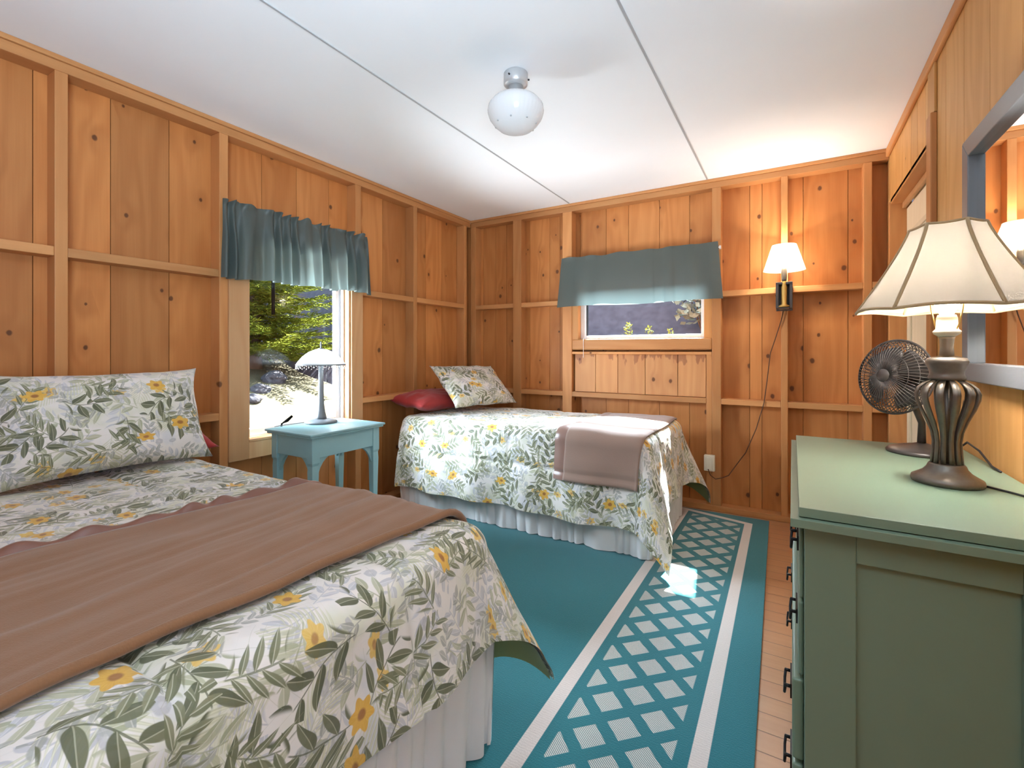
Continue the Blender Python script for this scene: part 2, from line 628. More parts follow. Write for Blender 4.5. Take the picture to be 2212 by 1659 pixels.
def mirror_mat():
    m, nt, b = newmat('mirror_silver')
    n = nz(nt, objco(nt), 3.0, 1.0)
    put(nt, b.inputs['Base Color'], mixc(nt, n, (0.90, 0.91, 0.91), (0.92, 0.93, 0.93)))
    b.inputs['Metallic'].default_value = 1.0
    b.inputs['Roughness'].default_value = 0.01
    return m


def floor_mat():
    m, nt, b = newmat('oak_strip_floor')
    x, y, z = sep(nt, objco(nt))
    row = mth(nt, 'FLOOR', y * (1 / 0.085))
    wn = nt.nodes.new('ShaderNodeTexWhiteNoise')
    wn.noise_dimensions = '2D'
    put(nt, wn.inputs['Vector'], vec(nt, row, mth(nt, 'FLOOR', x * 0.9 + mth(nt, 'FRACT', row * 0.377) * 3.0)))
    r = V(nt, wn.outputs['Value'])
    fr = mth(nt, 'FRACT', y * (1 / 0.085))
    gap = sstep(nt, 0.035, 0.0, mth(nt, 'MINIMUM', fr, 1.0 - fr))
    g = nz(nt, vec(nt, x * 3.0 + r * 20, y * 70.0, r * 7), 1.0, 3.0)
    g2 = nz(nt, vec(nt, x * 1.5 + r * 9, y * 16.0, r * 3), 1.0, 2.0)
    col = mixc(nt, g * 0.5 + g2 * 0.5, (0.56, 0.30, 0.15), (0.36, 0.155, 0.06))
    col = mixc(nt, r * 0.5, col, (0.45, 0.20, 0.10))
    col = mixc(nt, gap * 0.8, col, (0.07, 0.03, 0.015))
    put(nt, b.inputs['Base Color'], col)
    b.inputs['Roughness'].default_value = 0.30
    bump(nt, b, gap * -1.0 + g * 0.1, 0.2, 0.003)
    return m


def rug_mat():
    m, nt, b = newmat('teal_lattice_rug')
    x, y, z = sep(nt, objco(nt))
    pile = nz(nt, vec(nt, x, y), 260.0, 2.0)
    wv = mth(nt, 'SINE', (y + nz(nt, vec(nt, x, y), 60, 1) * 0.01) * 700.0) * 0.5 + 0.5
    big = nz(nt, vec(nt, x, y), 3.0, 2.0)
    teal = mixc(nt, pile * 0.6 + wv * 0.25 + big * 0.15, (0.010, 0.112, 0.135), (0.020, 0.195, 0.225))
    beige = mixc(nt, pile * 0.7 + wv * 0.3, (0.52, 0.45, 0.41), (0.74, 0.66, 0.61))
    hat = mth(nt, 'SINE', (x * 0.8 + y) * 900.0) * 0.5 + 0.5
    beige2 = mixc(nt, sstep(nt, 0.20, 0.45, hat), (0.04, 0.20, 0.21), beige)
    # lattice of diamonds
    a = (x + 0.519 + (y - 1.314))
    c = (x + 0.519 - (y - 1.314))
    P = 0.161
    fa = mth(nt, 'ABSOLUTE', mth(nt, 'FRACT', a * (1 / P) + 0.5) - 0.5)
    fc = mth(nt, 'ABSOLUTE', mth(nt, 'FRACT', c * (1 / P) + 0.5) - 0.5)
    dia = sstep(nt, 0.335, 0.320, fa) * sstep(nt, 0.335, 0.320, fc)
    end = y + (x + 0.30) * 0.24
    inb = sstep(nt, -0.606, -0.602, x) * sstep(nt, -0.288, -0.292, x) * sstep(nt, 3.42, 3.415, end)
    col = mixc(nt, dia * inb, teal, beige2)
    s1 = sstep(nt, -0.690, -0.687, x) * sstep(nt, -0.638, -0.641, x) * sstep(nt, 3.47, 3.467, end)
    xs = x + (y - 2.4) * 0.012
    s2 = sstep(nt, -0.262, -0.259, xs) * sstep(nt, -0.212, -0.215, xs) * sstep(nt, 3.50, 3.497, end)
    s3 = sstep(nt, 3.455, 3.458, end) * sstep(nt, 3.50, 3.497, end) * sstep(nt, -0.215, -0.219, xs)
    st = mth(nt, 'MAXIMUM', s1, mth(nt, 'MAXIMUM', s2, s3))
    col = mixc(nt, st, col, beige)
    put(nt, b.inputs['Base Color'], col)
    b.inputs['Roughness'].default_value = 0.95
    b.inputs['Specular IOR Level'].default_value = 0.1
    b.inputs['Sheen Weight'].default_value = 0.3
    bump(nt, b, pile + st * 0.4 + dia * inb * -0.5, 0.5, 0.004)
    return m


# ------------------------------------------------------------------ room shell
def board_wall(name, mat, axis, face, thick, edges, z0, z1, hole=None, sign=1, toneseed=1):
    """vertical boards with small gaps; axis is the direction along the wall, face its room side; sign: +1 the wall lies towards +."""
    rr = random.Random(toneseed)
    mb = MB()
    spans = []
    for a, b_ in zip(edges[:-1], edges[1:]):
        g = 0.0016
        t = (rr.random(), rr.random(), 0)
        segs = [(a + g, b_ - g, z0, z1)]
        if hole and b_ > hole[0] and a < hole[1]:
            segs = []
            if a < hole[0]:
                segs.append((a + g, hole[0], z0, z1))
            if b_ > hole[1]:
                segs.append((hole[1], b_ - g, z0, z1))
            segs.append((max(a + g, hole[0]), min(b_ - g, hole[1]), z0, hole[2]))
            segs.append((max(a + g, hole[0]), min(b_ - g, hole[1]), hole[3], z1))
        for (p, q, lo, hi) in segs:
            if q - p < 0.002 or hi - lo < 0.01:
                continue
            f0, f1 = sorted((face, face + sign * thick))
            if axis == 'y':
                mb.box(f0, f1, p, q, lo, hi, tone=t)
            else:
                mb.box(p, q, f0, f1, lo, hi, tone=t)
    # outer sheathing
    f0, f1 = sorted((face + sign * (thick + 0.001), face + sign * (thick + 0.03)))
    a, b_ = edges[0], edges[-1]
    parts = [(a, b_, z0, z1)]
    if hole:
        parts = [(a, hole[0], z0, z1), (hole[1], b_, z0, z1), (hole[0], hole[1], z0, hole[2]), (hole[0], hole[1], hole[3], z1)]
    for (p, q, lo, hi) in parts:
        if hi - lo < 0.005:
            continue
        if axis == 'y':
            mb.box(f0, f1, p, q, lo, hi, tone=(0.2, 0.2, 0))
        else:
            mb.box(p, q, f0, f1, lo, hi, tone=(0.2, 0.2, 0))
    o = mb.build(name, mat)
    return struct(o)


WIN1 = (1.515, 2.235, 0.655, 1.73)     # y0 y1 z0 z1 in the left wall
WIN2 = (-1.600, -0.501, 1.235, 1.76)    # x0 x1 z0 z1 in the back wall
FILL_WIN = (-1.12, -0.12, 0.65, 2.05)       # y0 y1 z0 z1 in the right wall, behind the camera; opening added for fill light
DOOR = (2.625, 3.62, 0.0, 2.055)          # y0 y1 z0 z1 in the right wall

floor = MB().box(XL - 0.12, XR + 0.25, YF - 0.05, YB + 0.12, -0.1, 0).build('floor', floor_mat())
struct(floor)
ceil = MB().box(XL - 0.12, XR + 0.25, YF - 0.05, YB + 0.12, H, H + 0.05).build('ceiling', M_ceiling)
struct(ceil)
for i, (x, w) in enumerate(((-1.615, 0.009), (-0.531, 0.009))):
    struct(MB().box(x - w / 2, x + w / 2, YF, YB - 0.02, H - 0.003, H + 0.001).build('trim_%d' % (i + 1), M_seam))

eL = [YF - 0.05, -1.0, -0.77, -0.53, -0.30, -0.06, 0.18, 0.44, 0.66, 0.922, 1.162, 1.40, 1.65, 1.88, 2.126, 2.36, 2.62, 2.895, 3.12, 3.34, 3.56, YB + DEP + 0.02]
wl = board_wall('wall_left', W_left, 'y', XL - DEP, 0.02, eL, 0, H, WIN1, -1, 5)
eB = [XL - DEP - 0.02, -2.56, -2.42, -2.30, -2.05, -1.85, -1.75, -1.56, -1.33, -1.14, -0.895, -0.67, -0.46, -0.262, -0.185, 0.062, 0.31, XR + 0.12]
wb = board_wall('wall_back', W_back, 'x', YB + DEP, 0.02, eB, 0, H, WIN2, 1, 9)


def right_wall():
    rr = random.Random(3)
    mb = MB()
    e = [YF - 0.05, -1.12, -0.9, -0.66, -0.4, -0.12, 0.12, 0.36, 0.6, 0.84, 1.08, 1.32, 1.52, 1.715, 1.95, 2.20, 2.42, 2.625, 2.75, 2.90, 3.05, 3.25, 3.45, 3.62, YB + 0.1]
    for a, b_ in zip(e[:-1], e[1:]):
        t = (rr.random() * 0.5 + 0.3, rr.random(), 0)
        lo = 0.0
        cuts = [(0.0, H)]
        if a >= FILL_WIN[0] - 1e-6 and b_ <= FILL_WIN[1] + 1e-6:
            cuts = [(0.0, FILL_WIN[2]), (FILL_WIN[3], H)]
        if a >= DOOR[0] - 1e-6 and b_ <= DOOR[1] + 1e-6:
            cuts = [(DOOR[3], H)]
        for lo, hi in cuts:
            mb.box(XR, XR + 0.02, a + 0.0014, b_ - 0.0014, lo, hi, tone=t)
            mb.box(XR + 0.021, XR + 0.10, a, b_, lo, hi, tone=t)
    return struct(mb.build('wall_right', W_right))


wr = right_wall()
wf = board_wall('wall_front', W_back, 'x', YF, 0.02, [XL - 0.1 + 0.24 * i for i in range(15)], 0, H, None, -1, 4)


def part(mb, name, mat, parent, bevel=0.003, **k):
    return mb.build(name, mat, parent, bevel, **k)


# left wall framing: studs, blocking, plates
studs_L = [(-1.10, -1.06), (-0.52, -0.48), (0.09, 0.13), (0.704, 0.747), (1.362, 1.408), (2.280, 2.330), (2.872, 2.915), (3.56, 3.60)]
for (a, b_) in studs_L:
    part(MB().box(XL - DEP, XL, a, b_, 0.04, 2.335), 'stud', W_studY, wl)
part(MB().box(XL - DEP, XL + 0.0, YF, YB, 2.335, H - 0.022), 'top_plate', W_alongY, wl)
part(MB().box(XL - DEP, XL + 0.010, YF, YB - 0.011, H - 0.022, H), 'ceiling_moulding', W_alongY, wl, 0.004)
part(MB().box(XL - DEP, XL, YF, YB, 0.0, 0.04), 'bottom_plate', W_alongY, wl)
for (a, b_), (c, d) in zip(studs_L[:-1], studs_L[1:]):
    for zz in (1.575, 0.80):
        if 1.4 < b_ < 1.42:
            continue
        part(MB().box(XL - DEP, XL - 0.002, b_, c, zz - 0.02, zz + 0.02), 'blocking', W_alongY, wl)
# back wall framing
studs_B = [(-2.650, -2.592), (-2.178, -2.092), (-1.686, -1.600), (-0.501, -0.440), (-0.067, -0.027), (0.382, 0.426)]
for (a, b_) in studs_B:
    part(MB().box(a, b_, YB, YB + DEP, 0.04, 2.335), 'stud', W_studX, wb)
part(MB().box(XL, XR, YB, YB + DEP, 2.335, H - 0.022), 'top_plate', W_alongX, wb)
part(MB().box(XL, XR, YB - 0.010, YB + DEP, H - 0.022, H), 'ceiling_moulding', W_alongX, wb, 0.004)
part(MB().box(XL, XR, YB, YB + DEP, 0.0, 0.04), 'bottom_plate', W_alongX, wb)
ends = [b_ for a, b_ in studs_B]
starts = [a for a, b_ in studs_B][1:] + [XR]
for a, b_ in zip(ends, starts):
    for zz in (1.567, 0.792):
        if a < -1.5 < b_ and zz > 1:
            continue
        if a == -1.600 and b_ == -0.501 and zz < 1:
            b_ = -0.54
        part(MB().box(a, b_, YB + 0.002, YB + DEP, zz - 0.02, zz + 0.02), 'blocking', W_alongX, wb)
part(MB().box(-0.54, -0.501, YB + 0.004, YB + DEP, 0.04, 1.14), 'stud', W_studX, wb)
# right wall trim
part(MB().box(XR - 0.018, XR, YF, YB, 2.345, H), 'ceiling_moulding', W_alongY, wr, 0.006)
struct(MB().box(XR - 0.022, XR, 2.547, 2.622, 0.0, 2.14).build('trim_3', W_studY, bevel=0.004))
struct(MB().box(XR - 0.010, XR, 2.547, 2.660, 2.142, 2.345).build('trim_4', W_right, bevel=0.003))


# window_1 in the left wall
def empty_struct(name, loc):
    o = bpy.data.objects.new(name, None)
    COL.objects.link(o)
    o.location = loc
    o['kind'] = 'structure'
    return o


def window_left():
    y0, y1, z0, z1 = WIN1
    w = empty_struct('window_1', (XL, (y0 + y1) / 2, z0))
    f = XL + 0.014
    part(MB().box(XL - 0.004, f, 1.405, 1.515, 0.545, 1.86), 'casing', W_caseY, w)
    part(MB().box(XL - 0.004, f, y1, 2.335, 0.545, 1.86), 'casing', W_caseY, w)
    part(MB().box(XL - 0.004, f, 1.515, y1, z1, 1.86), 'casing', W_alongY, w)
    part(MB().box(XL - 0.004, f, 1.515, y1, 0.545, 0.640), 'apron', W_caseY, w)
    part(MB().box(XL - 0.11, f + 0.004, y0, y1, 0.640, 0.655), 'sill', W_caseY, w)
    part(MB().box(XL - DEP - 0.02, XL, y1 - 0.014, y1, z0, z1), 'jamb', W_caseY, w)
    part(MB().box(XL - DEP - 0.02, XL, y0, y0 + 0.012, z0, z1), 'jamb', W_caseY, w)
    x1, x0 = XL - 0.072, XL - 0.108
    s = MB()
    yy0, yy1 = y0 + 0.012, y1 - 0.014
    s.box(x0, x1, yy0, yy0 + 0.030, z0, z1).box(x0, x1, yy1 - 0.052, yy1, z0, z1)
    s.box(x0, x1, yy0 + 0.03, yy1 - 0.052, z0, z0 + 0.045).box(x0, x1, yy0 + 0.03, yy1 - 0.052, z1 - 0.04, z1)
    s.box(x1 + 0.002, x1 + 0.026, yy1 - 0.016, yy1, z0, z1)
    s.build('sash', M_white, w, 0.004)
    MB().box(XL - 0.094, XL - 0.090, yy0 + 0.028, yy1 - 0.05, z0 + 0.043, z1 - 0.038).build('pane', M_glass, w)
    k = MB()
    k.tube([(XL - 0.066, 1.765, z0 + 0.05), (XL - 0.05, 1.79, z0 + 0.068), (XL - 0.035, 1.815, z0 + 0.095)], [0.004, 0.010, 0.007], 8)
    k.tube([(XL - 0.072, 1.765, z0 + 0.03), (XL - 0.066, 1.765, z0 + 0.052)], 0.006, 8)
    k.build('crank_handle', M_soot, w)


window_left()


def window_back():
    x0, x1, z0, z1 = WIN2
    w = empty_struct('window_2', ((x0 + x1) / 2, YB, z0))
    part(MB().box(x0, x0 + 0.055, YB + 0.006, YB + 0.10, z0, z1), 'casing', W_caseX, w)
    part(MB().box(x1 - 0.055, x1, YB + 0.006, YB + 0.10, z0, z1), 'casing', W_caseX, w)
    part(MB().box(x0 + 0.055, x1 - 0.055, YB + 0.006, YB + 0.10, z1 - 0.03, z1), 'casing', W_alongX, w)
    part(MB().box(x0 + 0.0, x1 - 0.0, YB - 0.004, YB + 0.10, 1.165, 1.252), 'sill', W_alongX, w, 0.012)
    # weathered moulding strip below the sill
    part(MB().box(x0, x1, YB + 0.002, YB + 0.05, 1.128, 1.150), 'apron_strip', W_alongX, w, 0.006)
    yo, yi = YB + 0.092, YB + 0.062
    a, b_, lo, hi = x0 + 0.055, x1 - 0.055, 1.252, z1 - 0.03
    s = MB()
    s.box(a, a + 0.05, yi, yo, lo, hi).box(b_ - 0.028, b_, yi, yo, lo, hi)
    s.box(a + 0.05, b_ - 0.028, yi, yo, lo, lo + 0.032).box(a + 0.05, b_ - 0.028, yi, yo, hi - 0.03, hi)
    s.build('sash', M_white, w, 0.004)
    MB().box(a + 0.048, b_ - 0.026, YB + 0.078, YB + 0.082, lo + 0.03, hi - 0.028).build('pane', M_glass, w)
    MB().box(a + 0.052, a + 0.064, yi + 0.003, yi + 0.020, lo + 0.032, hi - 0.03).build('screen_edge', M_black, w)
    MB().tube([(a + 0.055, YB - 0.012, 1.262), (a + 0.055, YB - 0.012, 1.10)], 0.0022, 6).build('pull_cord', M_skirt, w)
    # lighter replaced boards under the window, standing a little proud
    mb = MB()
    rr = random.Random(12)
    ed = [-1.585, -1.40, -1.21, -0.99, -0.745, -0.545]
    for p, q in zip(ed[:-1], ed[1:]):
        mb.box(p + 0.002, q - 0.002, YB + 0.030, YB + 0.055, 0.815, 1.128, tone=(rr.random() * 0.5 + 0.4, rr.random(), 0))
    part(mb, 'patch_boards', W_patch, w, 0.001)


window_back()


def fill_window_rear():  # unseen window, added as a source for the rear fill
    y0, y1, z0, z1 = FILL_WIN
    w = empty_struct('fill_window', (XR, (y0 + y1) / 2, z0))
    s = MB()
    s.box(XR - 0.015, XR, y0 - 0.08, y0, z0 - 0.08, z1 + 0.08).box(XR - 0.015, XR, y1, y1 + 0.08, z0 - 0.08, z1 + 0.08)
    s.box(XR - 0.015, XR, y0, y1, z0 - 0.08, z0).box(XR - 0.015, XR, y0, y1, z1, z1 + 0.08)
    part(s, 'casing', W_caseY, w)


fill_window_rear()


def door_right():
    y0, y1, z0, z1 = DOOR
    d = empty_struct('door_1', (XR, (y0 + y1) / 2, 0))
    dp = XR + 0.085
    part(MB().box(XR - 0.006, dp, y1 - 0.004, y1 + 0.03, 0, z1 - 0.0), 'jamb', W_studX, d)
    part(MB().box(XR + 0.0, dp, y0 - 0.03, y0, 0, z1), 'jamb', W_studX, d)
    part(MB().box(XR + 0.0, dp, y0, y1 - 0.004, z1 - 0.012, z1 + 0.02), 'header', W_alongY, d)
    part(MB().box(dp - 0.03, dp - 0.012, y0, y1 - 0.004, z1 - 0.045, z1 - 0.012), 'stop', W_caseY, d)
    # pale slab with panels
    s = MB()
    s.box(dp - 0.01, dp + 0.03, y0 + 0.003, y1 - 0.008, 0.012, z1 - 0.05)
    s.build('slab', W_pale, d, 0.003)
    k = MB()
    for za, zb in ((0.25, 0.95), (1.10, 1.85)):
        k.box(dp - 0.018, dp - 0.010, y0 + 0.12, y1 - 0.12, za, za + 0.03).box(dp - 0.018, dp - 0.010, y0 + 0.12, y1 - 0.12, zb - 0.03, zb)
        k.box(dp - 0.018, dp - 0.010, y0 + 0.12, y0 + 0.15, za + 0.03, zb - 0.03).box(dp - 0.018, dp - 0.010, y1 - 0.15, y1 - 0.12, za + 0.03, zb - 0.03)
    k.build('panel_moulding', W_pale, d, 0.003)
    MB().box(dp + 0.031, dp + 0.05, y0 - 0.05, y1 + 0.05, 0, z1 + 0.05).build('backing', W_pale, d)


door_right()

# ------------------------------------------------------------------ rug
rug = MB()
rug.prism([(-2.35, 0.1), (-0.062, 0.1), (-0.135, 3.60), (-2.35, 3.60)], 0.001, 0.012, 'z')
rug = rug.build('area_rug', rug_mat(), bevel=0.003)
tag(rug, 'teal rug with beige lattice border and stripes on the wooden floor', 'rug')


# ------------------------------------------------------------------ beds
def drape(rect, zt, r, folds, seams=(), seed=0, puff=0.008, flare=0.10, fold_k=24.0, fold_a=0.018, foldfn=None):
    """returns f(s, t, off): the point of a cloth laid over the rectangle; s along x, t along y, off outwards."""
    x0, x1, y0, y1 = rect
    ix0, ix1, iy0, iy1 = x0 + r, x1 - r, y0 + r, y1 - r

    def f(s, t, off=0.0):
        cx_, cy_ = min(max(s, ix0), ix1), min(max(t, iy0), iy1)
        ex, ey = s - cx_, t - cy_
        d = hypot(ex, ey)
        n = noise.noise(Vector((s * 3.1 + seed, t * 3.1, 0.3))) * puff + noise.noise(Vector((s * 9 + seed, t * 9, 4.3))) * puff * 0.45
        for (ax, pos, w, dep) in seams:
            q = (s if ax == 'x' else t) - pos
            n -= dep * exp(-(q / w) ** 2)
        if d < 1e-9:
            return Vector((cx_, cy_, zt + n + off))
        dx, dy = ex / d, ey / d
        ph = atan2(ey, ex)
        a = min(d / r, pi / 2)
        o = r * sin(a)
        z = -r * (1 - cos(a))
        rest = max(0.0, d - r * pi / 2)
        # perimeter coordinate for the hanging folds
        per = cy_ - cx_ + ph * 0.16
        corner = 1.0 if (abs(ex) > 1e-6 and abs(ey) > 1e-6) else 0.0
        amp = fold_a * (rest / 0.3)
        wav = sin(per * fold_k + seed) * 0.6 + sin(per * fold_k * 0.43 + 1.3 + seed) * 0.5
        if corner:
            k = sin(2 * min(abs(ph) % (pi / 2), pi / 2))
            wav = wav * (1 - k * 0.6) + k * 1.0
        fl = flare + (0.24 * sin(2 * min(abs(ph) % (pi / 2), pi / 2)) if corner else 0.0)
        o += rest * fl + amp * wav + (n + off) * sin(a)
        z -= rest * sqrt(max(0.0, 1 - fl * fl))
        zz = zt + z + (n + off) * cos(a)
        return Vector((cx_ + dx * o, cy_ + dy * o, max(zz, 0.02 + off * 0.5)))
    return f


def sheet(f, s0, s1, t0, t1, res, off=0.0, edge=None, uvo=(0, 0), swap=False):
    nu, nv = max(2, int((s1 - s0) / res)), max(2, int((t1 - t0) / res))

    def P(u, v):
        s, t = s0 + u * (s1 - s0), t0 + v * (t1 - t0)
        if edge:
            s, t = edge(s, t)
        return f(s, t, off)

    def U(u, v):
        s, t = s0 + u * (s1 - s0) + uvo[0], t0 + v * (t1 - t0) + uvo[1]
        return (t, s) if swap else (s, t)
    return MB().grid(P, nu, nv, U)


def ribbon_skirt(path, z0, z1, waves, amp, seed, out):
    """gathered skirt hanging along a polyline; out(p) gives the outward direction."""
    pts, acc = [], 0
    for (p, q) in zip(path[:-1], path[1:]):
        L = (Vector(q) - Vector(p)).length
        n = max(2, int(L / 0.006))
        d = (Vector(q) - Vector(p)).normalized()
        nn = Vector((d.y, -d.x, 0))
        for i in range(n):
            pts.append((Vector(p).lerp(Vector(q), i / n), nn, acc + L * i / n))
        acc += L
    pts.append((Vector(path[-1]), nn, acc))
    m = MB()
    nv = 10

    def P(u, v):
        i = min(len(pts) - 1, int(round(u * (len(pts) - 1))))
        p, nn_, l = pts[i]
        h = 1 - v
        g = sin(l * waves * 0.62 + 4.5 * noise.noise(Vector((l * 5, seed, 2))))
        g = 1 - 2 * abs(g) ** 0.8
        w = noise.noise(Vector((l * waves * 0.16, seed, 0))) * 0.9 + g * (0.25 + 0.65 * abs(noise.noise(Vector((l * 6.5, seed, 5))) * 2)) * 0.7
        o = amp * (0.25 + 0.75 * v) * w + 0.02 * v
        return Vector((p.x + nn_.x * o, p.y + nn_.y * o, z0 + (z1 - z0) * h))
    m.grid(P, len(pts) - 1, nv)
    return m


def pillow_mesh(w, h, th, seed, nu=40, nv=28):
    """lying in the xy plane, w along x, h along y, thickness th; returns an MB."""
    m = MB()

    def side(sgn):
        def P(u, v):
            a, b_ = u * 2 - 1, v * 2 - 1
            prof = max(0.0, (1 - abs(a) ** 2.6)) ** 0.55 * max(0.0, (1 - abs(b_) ** 2.6)) ** 0.55
            pin = 1 - 0.11 * (1 - abs(a) ** 2.5) * abs(b_) ** 2.5 - (0.05 * noise.noise(Vector((a * 1.6 + seed, 3.0, seed))) if b_ > 0 else 0) * abs(b_) ** 3
            pin2 = 1 - 0.09 * (1 - abs(b_) ** 2.5) * abs(a) ** 2.5
            x = a * w / 2 * pin2
            y = b_ * h / 2 * pin
            n = noise.noise(Vector((a * 2.2 + seed, b_ * 2.2, sgn))) * 0.016 + noise.noise(Vector((a * 5 + seed, b_ * 5, sgn))) * 0.006
            z = sgn * (prof * th / 2 + (n if prof > 0.02 else 0) * min(1, prof * 2))
            return Vector((x, y, z))
        return P
    m.grid(side(1), nu, nv, lambda u, v: (u * w + seed, v * h))
    m.grid(side(-1), nu, nv, lambda u, v: (u * w + seed + 1, v * h), flip=True)
    return m


def xform(mb, M):
    mb.v = [tuple(M @ Vector(p)) for p in mb.v]
    return mb


def frame_mat(origin, xdir, ydir):
    x = Vector(xdir).normalized()
    y = Vector(ydir)
    y = (y - x * y.dot(x)).normalized()
    z = x.cross(y)
    return Matrix((x, y, z)).transposed().to_4x4() @ Matrix.Identity(4) if False else Matrix.Translation(Vector(origin)) @ Matrix((x, y, z)).transposed().to_4x4()


def weld(o, d=0.0005):
    bm = bmesh.new()
    bm.from_mesh(o.data)
    bmesh.ops.remove_doubles(bm, verts=bm.verts, dist=d)
    bmesh.ops.recalc_face_normals(bm, faces=bm.faces)
    bm.to_mesh(o.data)
    bm.free()
    return o


# --- near bed
def bed_near():
    R = (-2.58, -0.745, -0.24, 1.165)
    Z = 0.655
    b = thing('bed', 'full size bed in front, white gathered skirt, tan blanket across its foot', 'bed', ((R[0] + R[1]) / 2, (R[2] + R[3]) / 2, 0))
    MB().box(R[0] + 0.02, R[1] - 0.04, R[2] + 0.04, R[3] - 0.04, 0.37, Z - 0.035).build('mattress', M_mattress, b, 0.05, seg=4)
    MB().box(R[0] + 0.02, R[1] - 0.05, R[2] + 0.05, R[3] - 0.05, 0.14, 0.365).build('box_spring', M_mattress, b, 0.02)
    lg = [(R[0] + 0.12, R[2] + 0.12), (R[0] + 0.12, R[3] - 0.12), (R[1] - 0.2, R[2] + 0.2), (R[1] - 0.2, R[3] - 0.2)]
    for (x, y) in lg:
        MB().lathe([(0.025, 0.013), (0.03, 0.14)], 16, (x, y, 0)).build('leg', M_black, b)
    sk = ribbon_skirt([(R[0], R[3] - 0.015, 0), (R[1] + 0.0, R[3] - 0.015, 0), (R[1] + 0.0, R[2], 0)], 0.016, 0.40, 80.0, 0.030, 3.0, None)
    # outward is to the left of travel here, so flip
    sk.v = [p for p in sk.v]
    o = sk.build('bed_skirt', M_skirt, b)
    seams = [('y', 0.80, 0.010, 0.014), ('y', 0.34, 0.010, 0.014), ('x', -1.80, 0.010, 0.008)]
    f = drape(R, Z, 0.075, None, seams, 2.0, 0.012, 0.16, 15.0, 0.020)
    LF, LS = 0.275, 0.44

    def edge(s, t):
        return s, t
    s0, s1, t0, t1 = R[0] + 0.02, R[1] + LF, R[2] - 0.35, R[3] + LS
    c = sheet(f, s0, s1, t0, t1, 0.013, 0.0, uvo=(3, 3)).build('comforter', M_floral)
    tag(c, 'floral comforter on the front bed, yellow flowers and olive leaves on cream', 'comforter', 'floral comforters')
    l = sheet(f, s0, s1 - 0.004, t0 + 0.004, t1 - 0.004, 0.026, -0.012).build('lining', M_sage, c)
    l['label'] = 'sage green lining'
    # tan blanket folded across the foot
    def eb(s, t):
        k = (s + 1.57) / 0.68
        return s + 0.035 * noise.noise(Vector((t * 2.0, k * 2, 9))) * (0.4 + k) + 0.05 * max(0, t - 0.4), t
    fb = drape(R, Z, 0.075, None, (), 2.0, 0.010, 0.16, 15.0, 0.020)
    bl = sheet(fb, -1.565, -0.915, R[2] - 0.12, R[3] + 0.16, 0.013, 0.016, edge=eb)
    # soft ridges running along the blanket
    bl.v = [(x, y, z + (0.006 * noise.noise(Vector((x * 16 + y * 1.5, y * 1.2, 3))) + 0.004 * noise.noise(Vector((x * 42 + y * 3, y * 1.6, 8))) if z > 0.6 else 0)) for (x, y, z) in bl.v]
    o = bl.build('blanket', M_tan, solid=0.012)
    tag(o, 'tan fleece blanket folded across the foot of the front bed', 'blanket', 'folded blankets')
    # rolled lower edge
    rim = []
    for i in range(81):
        t = R[2] - 0.1 + i / 80 * (R[3] + 0.14 - R[2] + 0.1)
        s, t = eb(-0.915, t)
        rim.append(fb(s - 0.004, t, 0.020))
    MB().tube(rim, 0.011, 8).build('hem', M_tan, o)
    # ruffled satin binding along the upper edge
    bd = MB()
    def PB(u, v):
        t = R[2] - 0.12 + u * (R[3] + 0.16 - R[2] + 0.12)
        s, t2 = eb(-1.565, t)
        w = noise.noise(Vector((t * 9, 0, 5))) * 0.5 + 0.5 * sin(t * 55 + 3 * noise.noise(Vector((t * 4, 1, 1))))
        wide = 0.050 + 0.022 * noise.noise(Vector((t * 5, 3, 3)))
        hump = sin(v * pi) * (0.016 + 0.015 * w)
        return fb(s - wide * (1 - v) + 0.004, t2, 0.014 + hump + 0.004 * v)
    bd.grid(PB, 260, 10)
    bd.build('satin_binding', M_satin, o)['label'] = 'ruffled reddish satin binding'
    # pillows
    p = pillow_mesh(0.74, 0.44, 0.21, 1.0)
    xform(p, frame_mat((-2.400, 0.795, 0.870), (0.0, 1, 0.0), (-0.36, 0.02, 0.95)))
    o = weld(p.build('pillow', M_floral))
    tag(o, 'floral pillow leaning on the wall at the head of the front bed', 'pillow', 'floral pillows')
    p = pillow_mesh(0.66, 0.30, 0.13, 5.0)
    xform(p, frame_mat((-2.580, 0.93, 0.754), (0, 1, 0), (-0.80, 0, 0.45)))
    o = weld(p.build('pillow', M_red))
    tag(o, 'red pillow tucked behind the floral pillow of the front bed', 'pillow', 'red pillows')


bed_near()


